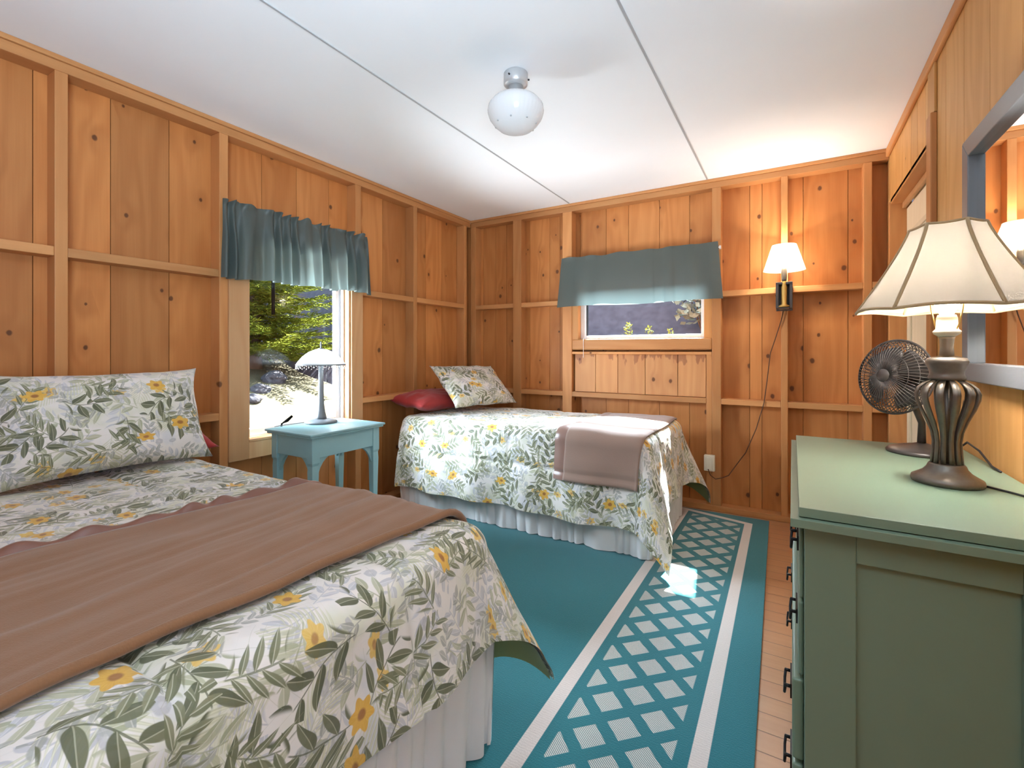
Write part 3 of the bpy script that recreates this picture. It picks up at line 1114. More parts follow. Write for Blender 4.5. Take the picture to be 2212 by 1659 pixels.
def bed_far():
    R = (-2.52, -0.665, 2.565, 3.475)
    Z = 0.675
    b = thing('bed', 'twin bed along the back wall under the wide window, white gathered skirt', 'bed', ((R[0] + R[1]) / 2, (R[2] + R[3]) / 2, 0))
    MB().box(R[0] + 0.02, R[1] - 0.04, R[2] + 0.04, R[3] - 0.03, 0.37, Z - 0.035).build('mattress', M_mattress, b, 0.05, seg=4)
    MB().box(R[0] + 0.02, R[1] - 0.05, R[2] + 0.05, R[3] - 0.04, 0.14, 0.365).build('box_spring', M_mattress, b, 0.02)
    for (x, y) in ((R[0] + 0.12, R[2] + 0.12), (R[0] + 0.12, R[3] - 0.12), (R[1] - 0.15, R[2] + 0.15), (R[1] - 0.15, R[3] - 0.15)):
        MB().lathe([(0.025, 0.013), (0.03, 0.14)], 16, (x, y, 0)).build('leg', M_black, b)
    sk = ribbon_skirt([(R[1] + 0.01, R[3] - 0.03, 0), (R[1] + 0.01, R[2] + 0.0, 0), (R[0], R[2] + 0.0, 0)], 0.016, 0.36, 70.0, 0.028, 8.0, None)
    sk.build('bed_skirt', M_skirt, b)
    seams = [('y', 2.36, 0.010, 0.010), ('y', 2.80, 0.010, 0.010), ('x', -1.55, 0.012, 0.006)]
    f = drape(R, Z, 0.07, None, seams, 6.0, 0.011, 0.13, 17.0, 0.020)
    s0, s1, t0, t1 = R[0] - 0.02, R[1] + 0.40, R[2] - 0.475, R[3] + 0.46
    c = sheet(f, s0, s1, t0, t1, 0.013, 0.0, uvo=(11, 6)).build('comforter', M_floral)
    tag(c, 'floral comforter on the twin bed along the back wall', 'comforter', 'floral comforters')
    l = sheet(f, s0 + 0.004, s1 - 0.004, t0 + 0.004, t1 - 0.004, 0.026, -0.012).build('lining', M_sage, c)
    l['label'] = 'sage green lining'
    def eb(s, t):
        return s + 0.012 * noise.noise(Vector((t * 2.0, s * 2, 9))), t
    o = sheet(f, -1.16, -0.70, R[2] - 0.25, R[3] - 0.03, 0.013, 0.014, edge=eb).build('blanket', M_taupe, solid=0.010)
    tag(o, 'taupe blanket folded over the foot of the twin bed', 'blanket', 'folded blankets')
    bd = MB()
    def PB(u, v):
        t = R[2] - 0.25 + u * (R[3] - 0.03 - R[2] + 0.25)
        w = noise.noise(Vector((t * 7, 0, 5)))
        hump = sin(v * pi) * (0.006 + 0.005 * w)
        s, t = eb(-1.16, t)
        return f(s - 0.075 * (1 - v) + 0.004, t, 0.010 + hump + 0.006 * v)
    bd.grid(PB, 120, 10)
    bd.build('satin_binding', M_satin2, o)['label'] = 'shiny satin binding'
    p = pillow_mesh(0.68, 0.45, 0.165, 9.0)
    xform(p, frame_mat((-2.245, 3.16, 0.874), (0.22, 1, -0.02), (-0.72, 0.0, 0.66)))
    o = weld(p.build('pillow', M_floral))
    tag(o, 'floral pillow propped on the red pillow of the twin bed', 'pillow', 'floral pillows')
    p = pillow_mesh(0.64, 0.38, 0.145, 13.0)
    xform(p, frame_mat((-2.50, 2.94, 0.764), (0.05, 1, 0), (-0.97, 0.05, 0.10)))
    o = weld(p.build('pillow', M_red))
    tag(o, 'red pillow lying at the head of the twin bed', 'pillow', 'red pillows')


bed_far()


# ------------------------------------------------------------------ night table and its lamp
def night_table():
    x0, x1, y0, y1, zt = -2.555, -2.145, 1.555, 2.075, 0.717
    t = thing('side_table', 'light aqua painted side table under the window between the beds', 'table', ((x0 + x1) / 2, (y0 + y1) / 2, 0))
    m = MB().box(x0, x1, y0, y1, zt - 0.012, zt).box(x0 + 0.008, x1 - 0.008, y0 + 0.008, y1 - 0.008, zt - 0.024, zt - 0.012)
    m.build('table_top', M_tableblue, t, 0.004)
    i = 0.030
    a = MB()
    zb, zu = zt - 0.135, zt - 0.024
    a.box(x0 + i, x1 - i, y0 + i, y0 + i + 0.016, zb, zu).box(x0 + i, x1 - i, y1 - i - 0.016, y1 - i, zb, zu)
    a.box(x0 + i, x0 + i + 0.016, y0 + i, y1 - i, zb, zu).box(x1 - i - 0.016, x1 - i, y0 + i, y1 - i, zb, zu)
    a.build('apron', M_tableblue, t, 0.002)
    for (x, y, sx, sy) in ((x0 + i, y0 + i, 1, 1), (x1 - i, y0 + i, -1, 1), (x0 + i, y1 - i, 1, -1), (x1 - i, y1 - i, -1, -1)):
        L = MB()
        c = (x + sx * 0.020, y + sy * 0.020)
        # square block on top, waisted leg below
        prof = [(zu, 0.024), (zt - 0.16, 0.024), (zt - 0.175, 0.019), (zt - 0.21, 0.021), (zt - 0.26, 0.020), (0.16, 0.015), (0.10, 0.0165), (0.013, 0.013)]
        vs = []
        for z, w in prof:
            vs += [(c[0] - w, c[1] - w, z), (c[0] + w, c[1] - w, z), (c[0] + w, c[1] + w, z), (c[0] - w, c[1] + w, z)]
        fs = [(0, 1, 2, 3), tuple(range(len(vs) - 1, len(vs) - 5, -1))]
        for k in range(len(prof) - 1):
            for q in range(4):
                fs.append((k * 4 + q, k * 4 + (q + 1) % 4, k * 4 + 4 + (q + 1) % 4, k * 4 + 4 + q))
        L.add(vs, fs)
        # curved brackets under the apron
        br = [(0.0, 0.0), (0.075, 0.0), (0.055, -0.012), (0.035, -0.03), (0.018, -0.055), (0.0, -0.10)]
        L.prism([(c[1] + sy * (0.022 + u), zb + v) for u, v in br], c[0] - 0.008, c[0] + 0.008, 'x')
        L.prism([(c[0] + sx * (0.022 + u), zb + v) for u, v in br], c[1] - 0.008, c[1] + 0.008, 'y')
        L.build('leg', M_tableblue, t, 0.002)
    return zt


ZT = night_table()


def night_lamp():
    x, y, z = -2.475, 1.865, ZT + 0.001
    t = thing('table_lamp', 'slim grey table lamp with white glass shade and bead fringe before window', 'lamp', (x, y, z))
    MB().lathe([(0.092, 0), (0.095, 0.006), (0.090, 0.012), (0.060, 0.019), (0.036, 0.024)], 36, (x, y, z)).build('base', M_pewter, t)
    MB().lathe([(0.034, 0.0245), (0.030, 0.040), (0.023, 0.070), (0.0175, 0.12), (0.0155, 0.20), (0.0145, 0.36)], 24, (x, y, z)).build('stem', M_pewter, t)
    MB().lathe([(0.140, 0.355), (0.128, 0.375), (0.102, 0.405), (0.070, 0.430), (0.030, 0.447), (0.012, 0.449)], 40, (x, y, z), cap=False).build('shade', M_frost, t, solid=0.003)['label'] = 'white glass shade'
    MB().tube([(x + 0.141 * cos(a), y + 0.141 * sin(a), z + 0.354) for a in [2 * pi * i / 48 for i in range(48)]], 0.0035, 8, closed=True).build('shade_rim', M_pewter, t)
    MB().lathe([(0.020, 0.447), (0.019, 0.452), (0.006, 0.456), (0.005, 0.470), (0.007, 0.476), (0.004, 0.490), (0.001, 0.497)], 16, (x, y, z)).build('finial', M_pewter, t)
    bd = MB()
    for i in range(56):
        a = 2 * pi * i / 56
        px, py = x + 0.141 * cos(a), y + 0.141 * sin(a)
        L = 0.008 + 0.010 * (i % 2)
        bd.lathe([(0.0005, -L - 0.006), (0.003, -L - 0.003), (0.0022, -L), (0.0006, -L), (0.0006, 0.0)], 6, (px, py, z + 0.352))
    bd.build('bead_fringe', M_chrome, t)
    k = MB().tube([(x + 0.005, y + 0.034, z + 0.352), (x + 0.005, y + 0.036, z + 0.255)], 0.0012, 6)
    k.lathe([(0.001, 0.262), (0.004, 0.257), (0.004, 0.248), (0.001, 0.243)], 8, (x + 0.005, y + 0.036, z))
    k.build('pull_chain', M_black, t)
    MB().tube([(x - 0.06, y - 0.03, z + 0.004), (x - 0.075, y - 0.12, z + 0.003), (x - 0.08, y - 0.20, z + 0.004), (x - 0.078, y - 0.25, z + 0.003)], 0.0022, 6).build('cord', M_pewter, t)


night_lamp()


# ------------------------------------------------------------------ valances
def valance(name, axis, a0, a1, ztop, zbot, wall, out, gathers, amp, seed, label, group, hemfn=None, flare=0.0, skew=0.0):
    """axis 'y' on the left wall, 'x' on the back wall; out = outward sign along the other axis."""
    n = int((a1 - a0) / 0.004)
    m = MB()
    zr = ztop - 0.035

    def P(u, v):
        z = ztop + (zbot(u) - ztop) * v
        h = (ztop - z)
        a = a0 + (a1 - a0) * u
        ph = u * gathers + 1.6 * noise.noise(Vector((u * gathers * 0.5, seed, 0)))
        fold = sin(ph * 2 * pi)
        fold = (abs(fold) ** 0.7) * (1 if fold > 0 else -1)
        if h < 0.03:            # standing ruffle above the rod
            k = 0.5 + (0.03 - h) / 0.03 * 1.1
            lift = (0.022 if gathers > 8 else 0.010) * noise.noise(Vector((u * gathers * 1.7, seed, 7)))
            z += lift * (0.03 - h) / 0.03
        elif h < 0.055:
            k = 0.45
        else:
            k = 0.45 + 0.75 * min(1, (h - 0.055) / 0.15)
        o = 0.016 + amp * (fold * k + 0.35 * k * noise.noise(Vector((u * gathers * 2.2, h * 4, seed))))
        o += flare * h * (0.4 + 0.6 * u) + 0.010
        aa = a + skew * h * (2 * u - 1) + (0.5 * amp * noise.noise(Vector((u * gathers, h * 3, seed + 3))) * min(1, h * 6))
        w = wall + out * max(0.012, o)
        return Vector((w, aa, z)) if axis == 'y' else Vector((aa, w, z))
    m.grid(P, n, 46)
    o = m.build(name, M_valance)
    tag(o, label, 'curtain', group)
    return o


def rod(axis, a0, a1, z, wall, out, label):
    t = thing('curtain_rod', label, 'curtain rod', (wall, (a0 + a1) / 2, z) if axis == 'y' else ((a0 + a1) / 2, wall, z), 'curtain rods')
    w = wall + out * 0.006
    if axis == 'y':
        MB().tube([(w, a0, z), (w, a1, z)], 0.0045, 8).build('bar', M_white, t)
        for a in (a0, a1):
            MB().box(min(wall - out * 0.012, w), max(wall - out * 0.012, w), a - 0.006, a + 0.006, z - 0.012, z + 0.012).build('bracket', M_white, t)
    else:
        MB().tube([(a0, w, z), (a1, w, z)], 0.0045, 8).build('bar', M_white, t)
        for a in (a0, a1):
            MB().box(a - 0.006, a + 0.006, min(wall - out * 0.012, w), max(wall - out * 0.012, w), z - 0.012, z + 0.012).build('bracket', M_white, t)


valance('valance', 'y', 1.352, 2.345, 1.968, lambda u: 1.545 + 0.012 * sin(u * 3.0) + (0.010 if u > 0.72 else 0) - 0.004 * sin(u * 20), XL + 0.024, 1, 11.0, 0.023, 1.0,
        'teal satin valance gathered over the tall side window beside the front bed', 'teal valances', flare=0.06, skew=0.03)
valance('valance', 'x', -1.675, -0.455, 1.935, lambda u: 1.522 + 0.006 * sin(u * 9), YB - 0.014, -1, 5.0, 0.006, 4.0,
        'flat teal valance over the wide back window above the twin bed', 'teal valances', flare=0.07, skew=0.09)
rod('y', 1.385, 2.30, 1.930, XL + 0.020, 1, 'thin white rod carrying the gathered side window valance')
rod('x', -1.665, -0.445, 1.898, YB - 0.012, -1, 'thin white rod carrying the flat back window valance')


# ------------------------------------------------------------------ ceiling light
def ceiling_light():
    x, y = -1.065, 1.815
    t = thing('ceiling_light', 'white glass globe ceiling light on a short metal fitter', 'ceiling light', (x, y, H))
    MB().lathe([(0.050, H - 0.0005), (0.054, H - 0.004), (0.054, H - 0.050), (0.048, H - 0.056), (0.034, H - 0.060)], 36, (x, y, 0)).build('canopy', M_pewter_l, t)
    MB().lathe([(0.033, H - 0.056), (0.033, H - 0.098), (0.038, H - 0.104)], 28, (x, y, 0)).build('fitter', M_pewter_l, t)
    prof = [(0.040, -0.100), (0.070, -0.108), (0.102, -0.124), (0.122, -0.148), (0.126, -0.172), (0.118, -0.200), (0.100, -0.226), (0.078, -0.246), (0.050, -0.258), (0.020, -0.264), (0.004, -0.265)]
    wob = lambda a, z: 1 + (0.006 * cos(a * 40) if -0.22 < z - H < -0.12 else 0)
    MB().lathe([(r, H + z) for r, z in prof], 120, (x, y, 0), wob=wob).build('globe', M_globe, t)['label'] = 'white patterned glass globe'
    for a in (0.5, 2.6, 4.7):
        M = Matrix.Translation((x + 0.052 * cos(a), y + 0.052 * sin(a), H - 0.03)) @ Matrix.Rotation(a, 4, 'Z') @ Matrix.Rotation(pi / 2, 4, 'Y')
        MB().lathe([(0.004, 0), (0.004, 0.008), (0.002, 0.010)], 10, mat=M).build('screw', M_black, t)
    for i in range(8):
        d = MB()
        a = 2 * pi * i / 8 + 0.3
        M = Matrix.Translation((x + 0.092 * cos(a), y + 0.092 * sin(a), H - 0.233)) @ Matrix.Rotation(a, 4, 'Z') @ Matrix.Rotation(pi * 0.72, 4, 'Y')
        d.lathe([(0.0045, -0.002), (0.0035, 0.003), (0.001, 0.004)], 8, mat=M)
        d.build('bead', M_pewter_l, t)


M_pewter_l = plain('light_nickel', (0.55, 0.56, 0.57), 0.35, metal=0.5)
M_globe = cloth('opal_glass', (0.92, 0.93, 0.94), 0.2, trans=0.4, sheen=0, weave=0, vary=0.02, spec=0.5)
ceiling_light()


# ------------------------------------------------------------------ wall sconce with its cord
def sconce():
    x, y = -0.047, 3.545
    t = thing('wall_lamp', 'small lit wall lamp with white shade on the back wall stud', 'lamp', (x, YB, 1.5))
    M = MB()
    M.lathe([(0.020, 1.440), (0.034, 1.444), (0.034, 1.450), (0.018, 1.462), (0.019, 1.575), (0.014, 1.585), (0.016, 1.605), (0.010, 1.612)], 20, (x, y, 0))
    M.build('candle_body', M_brass, t)
    b = MB()
    b.box(x - 0.048, x + 0.048, YB - 0.022, YB - 0.0005, 1.425, 1.605)
    b.box(x - 0.048, x - 0.030, y - 0.012, YB - 0.022, 1.435, 1.60).box(x + 0.030, x + 0.048, y - 0.012, YB - 0.022, 1.435, 1.60)
    b.box(x - 0.048, x + 0.048, y - 0.012, YB - 0.022, 1.590, 1.606)
    b.box(x - 0.03, x + 0.03, y - 0.02, YB - 0.022, 1.430, 1.440)
    b.build('bracket', M_fan, t, 0.003)
    MB().lathe([(0.014, 1.6125), (0.016, 1.63), (0.016, 1.685), (0.011, 1.70)], 16, (x, y, 0)).build('socket', M_iron, t)
    MB().lathe([(0.010, 1.7005), (0.024, 1.725), (0.028, 1.75), (0.020, 1.775), (0.002, 1.787)], 16, (x, y, 0)).build('bulb', M_bulb, t)
    MB().lathe([(0.121, 1.682), (0.070, 1.846)], 40, (x, y, 0), cap=False).build('shade', M_shade2, t)['label'] = 'white cone shade'
    c = MB()
    pts = [(-0.052, YB - 0.012, 1.428), (-0.066, YB - 0.012, 1.36), (-0.10, YB - 0.005, 1.24), (-0.130, YB - 0.004, 1.14), (-0.150, YB - 0.004, 0.95), (-0.168, YB - 0.005, 0.80),
           (-0.178, YB - 0.012, 0.76), (-0.215, YB - 0.006, 0.62), (-0.281, YB - 0.004, 0.444), (-0.335, YB - 0.004, 0.36), (-0.39, YB - 0.006, 0.27), (-0.43, YB - 0.012, 0.25), (-0.475, YB - 0.014, 0.235),
           (-0.508, YB - 0.022, 0.26), (-0.518, YB - 0.06, 0.31)]
    c.tube(pts, 0.0030, 8)
    c.build('cord', M_cord, t)['label'] = 'brown hanging cord'
    light('sconce_bulb', 'POINT', (x, y, 1.765), 15, (1.0, 0.88, 0.72), radius=0.03)


M_shade2 = cloth('white_lamp_shade', (0.88, 0.84, 0.76), 0.8, trans=0.5, sheer=0.22, sheen=0.1, weave=0.03, vary=0.02)
sconce()
o = thing('wall_outlet', 'ivory wall outlet low on the back wall beside the twin bed foot', 'outlet', (-0.515, YB, 0.35))
MB().box(-0.550, -0.478, YB - 0.040, YB - 0.001, 0.292, 0.405).build('box', M_clearplastic, o, 0.004)
MB().box(-0.536, -0.492, YB - 0.046, YB - 0.0405, 0.305, 0.392).build('cover', M_clearplastic, o, 0.003)


# ------------------------------------------------------------------ dresser
def dresser():
    x0, x1, y0, y1, zt = 0.022, 0.492, 1.205, 2.180, 0.819
    t = thing('dresser', 'sage green painted dresser with black drawer pulls against the right wall', 'dresser', ((x0 + x1) / 2, (y0 + y1) / 2, 0))
    # carcass with recessed end panels
    c = MB()
    zc = zt - 0.040
    c.box(x0, x1, y0 + 0.012, y1 - 0.012, 0.06, zc)
    st = 0.092
    for ya, yb in ((y0, y0 + 0.012), (y1 - 0.012, y1)):
        c.box(x0, x0 + st, ya, yb, 0.0, zc).box(x1 - st - 0.04, x1, ya, yb, 0.0, zc)
        c.box(x0 + st, x1 - st - 0.04, ya, yb, zc - 0.066, zc).box(x0 + st, x1 - st - 0.04, ya, yb, 0.06, 0.14)
    c.build('body', M_green, t, 0.002)
    MB().box(-0.004, x1 + 0.012, y0 - 0.034, y1 + 0.030, zt - 0.040, zt - 0.022).box(0.012, x1 + 0.010, y0 - 0.018, y1 + 0.014, zt - 0.020, zt).box(0.020, x1, y0 - 0.010, y1 + 0.006, zt - 0.022, zt - 0.020).build('dresser_top', M_green, t, 0.005)
    rows = [(0.600, 0.765, 0.013), (0.425, 0.590, 0.011), (0.232, 0.415, -0.001), (0.085, 0.222, -0.001)]
    for (za, zb, xf) in rows:
        d = MB().box(xf, x0 - 0.0005, y0 + 0.035, y1 - 0.035, za, zb).build('drawer', M_green, t, 0.006, seg=3)
        zm = (za + zb) / 2 + 0.012
        for yy in (1.36, 2.02):
            h = MB()
            h.box(xf - 0.004, xf - 0.0004, yy - 0.045, yy + 0.045, zm - 0.016, zm + 0.018)
            for q in (-0.032, 0.032):
                h.tube([(xf - 0.003, yy + q, zm + 0.005), (xf - 0.016, yy + q, zm + 0.005)], 0.004, 8)
            h.tube([(xf - 0.014, yy - 0.032, zm + 0.006), (xf - 0.016, yy - 0.030, zm - 0.014), (xf - 0.016, yy - 0.015, zm - 0.022), (xf - 0.016, yy + 0.015, zm - 0.022), (xf - 0.016, yy + 0.030, zm - 0.014), (xf - 0.014, yy + 0.032, zm + 0.006)], 0.0032, 8)
            h = h.build('handle', M_handle, d)
            h['label'] = 'black bail pull'
    f = MB().box(x0 + 0.01, x1 - 0.02, y0 + 0.03, y1 - 0.03, 0.0, 0.059).build('plinth', M_green, t, 0.003)
    return zt


ZD = dresser()


def dresser_lamp():
    x, y, z = 0.338, 1.598, ZD + 0.0006
    t = thing('table_lamp', 'bronze cage table lamp with large lit cream shade on the green dresser', 'lamp', (x, y, z))
    c = (x, y, z)
    MB().lathe([(0.070, 0), (0.072, 0.006), (0.070, 0.014), (0.060, 0.020), (0.048, 0.028), (0.040, 0.038), (0.037, 0.046), (0.034, 0.050)], 40, c).build('base', M_iron, t)
    prof = [(0.030, 0.051), (0.0285, 0.075), (0.0265, 0.105), (0.030, 0.130), (0.040, 0.160), (0.052, 0.188), (0.0600, 0.212), (0.0615, 0.228), (0.056, 0.243), (0.045, 0.254), (0.034, 0.260), (0.030, 0.262)]
    for i in range(12):
        a = 2 * pi * i / 12 + 0.1
        vs, fs = [], []
        for (r, h) in prof:
            w = 0.0035 + 0.0040 * min(1, (r - 0.02) / 0.03)
            for (dr, dw) in ((0.0022, -w), (0.0022, w), (-0.0022, w), (-0.0022, -w)):
                rr = r + dr
                vs.append((x + rr * cos(a) - dw * sin(a), y + rr * sin(a) + dw * cos(a), z + h))
        n = len(prof)
        for k in range(n - 1):
            for q in range(4):
                fs.append((k * 4 + q, k * 4 + (q + 1) % 4, k * 4 + 4 + (q + 1) % 4, k * 4 + 4 + q))
        fs += [(3, 2, 1, 0), (4 * n - 4, 4 * n - 3, 4 * n - 2, 4 * n - 1)]
        MB().add(vs, fs, True).build('rib', M_iron, t)
    MB().lathe([(0.006, 0.0505), (0.006, 0.262)], 12, c).build('rod', M_iron, t)
    MB().lathe([(0.036, 0.2625), (0.037, 0.270), (0.034, 0.276), (0.034, 0.284), (0.041, 0.304), (0.042, 0.310), (0.038, 0.318), (0.022, 0.322), (0.015, 0.324)], 36, c).build('collar', M_iron, t)
    MB().lathe([(0.0145, 0.3245), (0.0135, 0.345), (0.0145, 0.366), (0.0165, 0.372)], 24, c).build('neck', M_neck, t)
    MB().lathe([(0.016, 0.3725), (0.026, 0.380), (0.028, 0.386), (0.022, 0.392), (0.021, 0.420), (0.018, 0.428)], 24, c).build('socket', M_clearplastic, t)
    MB().lathe([(0.013, 0.4285), (0.026, 0.458), (0.031, 0.485), (0.026, 0.510), (0.010, 0.524), (0.001, 0.526)], 24, c).build('bulb', M_bulb, t)
    hp = MB()
    # the harp stands across the view
    for s in (-1, 1):
        ang = -0.75
        pts = [(0.020, 0.388), (0.027, 0.405), (0.034, 0.44), (0.040, 0.50), (0.036, 0.56), (0.024, 0.605), (0.0, 0.625)]
        hp.tube([(x + s * r * cos(ang), y + s * r * sin(ang), z + h) for r, h in pts], 0.0018, 8)
    hp.build('harp', M_brass, t)
    # bell shade of six panels
    R = lambda k: 0.0715 + 0.1160 * (k ** 1.20)          # k 0 top .. 1 bottom
    zt_, zb_ = 0.656, 0.440
    N = 6
    def wobr(a, k):
        q = (a * N / (2 * pi)) % 1.0
        return 1 - 0.045 * sin(q * pi)
    rot = -0.21
    m = MB()
    def P(u, v):
        a = u * 2 * pi
        r = R(v) * wobr(a, v)
        q = (a * N / (2 * pi)) % 1.0
        h = zt_ + (zb_ - zt_) * v + (0.006 * sin(q * pi) * (v ** 3)) - 0.004 * sin(q * pi) * (1 - v) ** 4
        return Vector((x + r * cos(a + rot), y + r * sin(a + rot), z + h))
    m.grid(P, 144, 18)
    sh = m.build('shade', M_shade, t)
    sh['label'] = 'large cream panelled shade'
    for i in range(N):
        a = 2 * pi * i / N
        MB().tube([P(i / N, k / 14) + Vector((cos(a + rot), sin(a + rot), 0)) * 0.001 for k in range(15)], 0.0042, 6).build('shade_rib', M_shadetrim, sh)
    for v, rr in ((0.0, 0.0035), (1.0, 0.0040)):
        MB().tube([P(i / 96, v) for i in range(96)], rr, 6, closed=True).build('shade_trim', M_shadetrim, sh)
    cd = MB().tube([(x + 0.066, y - 0.008, z + 0.004), (x + 0.10, y - 0.05, z + 0.004), (x + 0.14, y - 0.11, z + 0.004), (x + 0.152, y - 0.17, z + 0.004)], 0.0028, 8)
    cd.build('cord', M_black, t)
    light('dresser_lamp_bulb', 'POINT', (x, y, z + 0.487), 48, (1.0, 0.95, 0.89), radius=0.034)


dresser_lamp()


def fan():
    x, y, z = 0.385, 2.055, ZD + 0.0006
    t = thing('desk_fan', 'small dark metal desk fan behind the lamp on the green dresser', 'fan', (x, y, z))
    hd = Vector((0.285, 1.955, z + 0.252))
    ax = Vector((-0.72, -0.68, 0.12)).normalized()
    MB().lathe([(0.092, 0), (0.094, 0.006), (0.086, 0.014), (0.060, 0.022), (0.030, 0.028), (0.012, 0.034)], 40, (x - 0.02, y - 0.035, z)).build('base', M_fan, t)
    piv = hd - ax * 0.075
    MB().tube([(x - 0.02, y - 0.035, z + 0.030), (x - 0.02, y - 0.038, z + 0.10), (piv.x, piv.y, z + 0.17), (piv.x, piv.y, piv.z - 0.03)], [0.012, 0.010, 0.009, 0.010], 12).build('stand', M_fan, t)
    up = Vector((0, 0, 1))
    X = up.cross(ax).normalized()
    Y = ax.cross(X)
    MT = Matrix.Translation(hd) @ Matrix((X, Y, ax)).transposed().to_4x4()
    MB().lathe([(0.004, -0.125), (0.026, -0.120), (0.036, -0.105), (0.038, -0.07), (0.034, -0.048), (0.010, -0.040)], 28, mat=MT).build('motor', M_fan, t)
    R = 0.118

    def cage(sgn, nm):
        g = MB()
        prof = [(0.020, sgn * 0.046), (0.045, sgn * 0.045), (0.075, sgn * 0.040), (0.100, sgn * 0.028), (0.114, sgn * 0.012), (R, 0.0)]
        for i in range(60):
            a = 2 * pi * i / 60
            g.tube([MT @ Vector((r * cos(a + 0.15 * (R - r) / R), r * sin(a + 0.15 * (R - r) / R), h)) for r, h in prof], 0.0013, 5)
        for (r, h) in prof[:-1]:
            g.tube([MT @ Vector((r * cos(2 * pi * i / 48), r * sin(2 * pi * i / 48), h)) for i in range(48)], 0.0011, 5, closed=True)
        if sgn > 0:
            g.lathe([(0.001, 0.049), (0.020, 0.048), (0.022, 0.044), (0.001, 0.043)], 24, mat=MT)
        g.build(nm, M_fan, t)
    cage(1, 'front_grille')
    cage(-1, 'back_grille')
    MB().tube([MT @ Vector(((R + 0.002) * cos(2 * pi * i / 64), (R + 0.002) * sin(2 * pi * i / 64), 0)) for i in range(64)], 0.0035, 8, closed=True).build('grille_rim', M_fan, t)
    for i in range(4):
        b = MB()
        a0 = 2 * pi * i / 4 + 0.4
        def P(u, v):
            r = 0.016 + u * 0.084
            a = a0 + (v - 0.5) * (0.55 + 0.75 * sin(u * pi * 0.75)) + 0.2 * u
            return MT @ Vector((r * cos(a), r * sin(a), (v - 0.5) * 0.026 - 0.006))
        b.grid(P, 10, 8)
        b.build('blade', M_fan, t, solid=0.0015)
    MB().lathe([(0.016, -0.030), (0.018, -0.010), (0.014, 0.012), (0.002, 0.016)], 20, mat=MT).build('hub', M_fan, t)
    MB().tube([(x + 0.06, y - 0.02, z + 0.008), (x + 0.085, y - 0.06, z + 0.05), (x + 0.098, y - 0.12, z + 0.035), (x + 0.104, y - 0.20, z + 0.006), (x + 0.106, y - 0.26, z + 0.004)], 0.003, 8).build('cord', M_black, t)


fan()


# ------------------------------------------------------------------ mirror
def mirror():
    y0, y1, z0, z1 = 1.20, 2.085, 1.060, 1.835
    xa, xb = XR - 0.032, XR - 0.0006
    t = thing('wall_mirror', 'mirror in a blue grey wooden frame on the right wall', 'mirror', (XR, (y0 + y1) / 2, z0))
    w = 0.058
    m = MB()
    m.prism([(y0, z0), (y1, z0), (y1 - w, z0 + w), (y0 + w, z0 + w)], xa, xb, 'x')
    m.prism([(y0, z1), (y1, z1), (y1 - w, z1 - w), (y0 + w, z1 - w)], xa, xb, 'x')
    m.prism([(y0, z0), (y0, z1), (y0 + w, z1 - w), (y0 + w, z0 + w)], xa, xb, 'x')
    m.prism([(y1, z0), (y1, z1), (y1 - w, z1 - w), (y1 - w, z0 + w)], xa, xb, 'x')
    m.build('frame', M_mframe, t, 0.003)
    MB().box(xb - 0.010, xb - 0.001, y0 + w - 0.002, y1 - w + 0.002, z0 + w - 0.002, z1 - w + 0.002).build('glass', mirror_mat(), t)


mirror()


# ------------------------------------------------------------------ outdoors
def lawn_z(x, y):
    d = max(0.0, -2.85 - x)
    return -0.22 + 0.20 * min(d, 7.0) + 0.07 * max(0.0, d - 7.0)


def grass_mat():
    m, nt, b = newmat('dry_grass')
    co = objco(nt)
    n1 = nz(nt, co, 1.2, 4.0)
    n2 = nz(nt, co, 30.0, 3.0)
    col = mixc(nt, n1, (0.095, 0.074, 0.038), (0.055, 0.055, 0.017))
    col = mixc(nt, n2 * 0.6, col, (0.100, 0.083, 0.050))
    put(nt, b.inputs['Base Color'], col)
    b.inputs['Roughness'].default_value = 0.95
    bump(nt, b, n2, 0.8, 0.03)
    return m


def outdoors():
    m = MB()
    m.grid(lambda u, v: Vector((-2.86 - 30 * u, -12 + 45 * v, lawn_z(-2.86 - 30 * u, 0) + 0.10 * noise.noise(Vector((u * 20, v * 30, 1))) * min(1, u * 4))), 60, 60)
    struct(m.build('lawn', grass_mat()), 'sunlit dry lawn rising outside the side window')
    m = MB()
    m.grid(lambda u, v: Vector((-10.4 - 1.6 * u, -5 + 30 * v, lawn_z(-10.4 - 1.6 * u, 0) + 0.10)), 4, 30)
    struct(m.build('path', plain('pale_gravel', (0.20, 0.195, 0.19), 0.9, vary=0.15, scale=60)), 'pale gravel road beyond the lawn')
    # bank behind the house
    def bz(y):
        if y < 4.6:
            return -0.2
        if y < 6.0:
            return -0.2 + (y - 4.6) / 1.4 * 1.50
        if y < 6.7:
            return 1.30
        return 1.30 + min((y - 6.7) * 1.45, 4.4) + max(0, y - 9.7) * 0.1
    m = MB()
    m.grid(lambda u, v: Vector((-25 + 45 * u, 3.95 + 16 * v, bz(3.95 + 16 * v) + 0.06 * noise.noise(Vector((u * 60, v * 40, 2))))), 60, 90)
    struct(m.build('hill', plain('slate_bank', (0.075, 0.072, 0.090), 1.0, vary=0.4, scale=9, bmp=0.5, spec=0.0)), 'dark slate bank behind the back window')


outdoors()
M_bark = plain('bark', (0.09, 0.06, 0.04), 0.9, vary=0.3, scale=20, bmp=0.6)


def needle_mat(name, a, b_):
    m, nt, b = newmat(name)
    n = nz(nt, objco(nt), 2.5, 3.0)
    rnd = nz(nt, objco(nt), 25.0, 2.0)
    put(nt, b.inputs['Base Color'], mixc(nt, n * 0.6 + rnd * 0.4, a, b_))
    b.inputs['Roughness'].default_value = 1.0
    b.inputs['Specular IOR Level'].default_value = 0.0
    return m


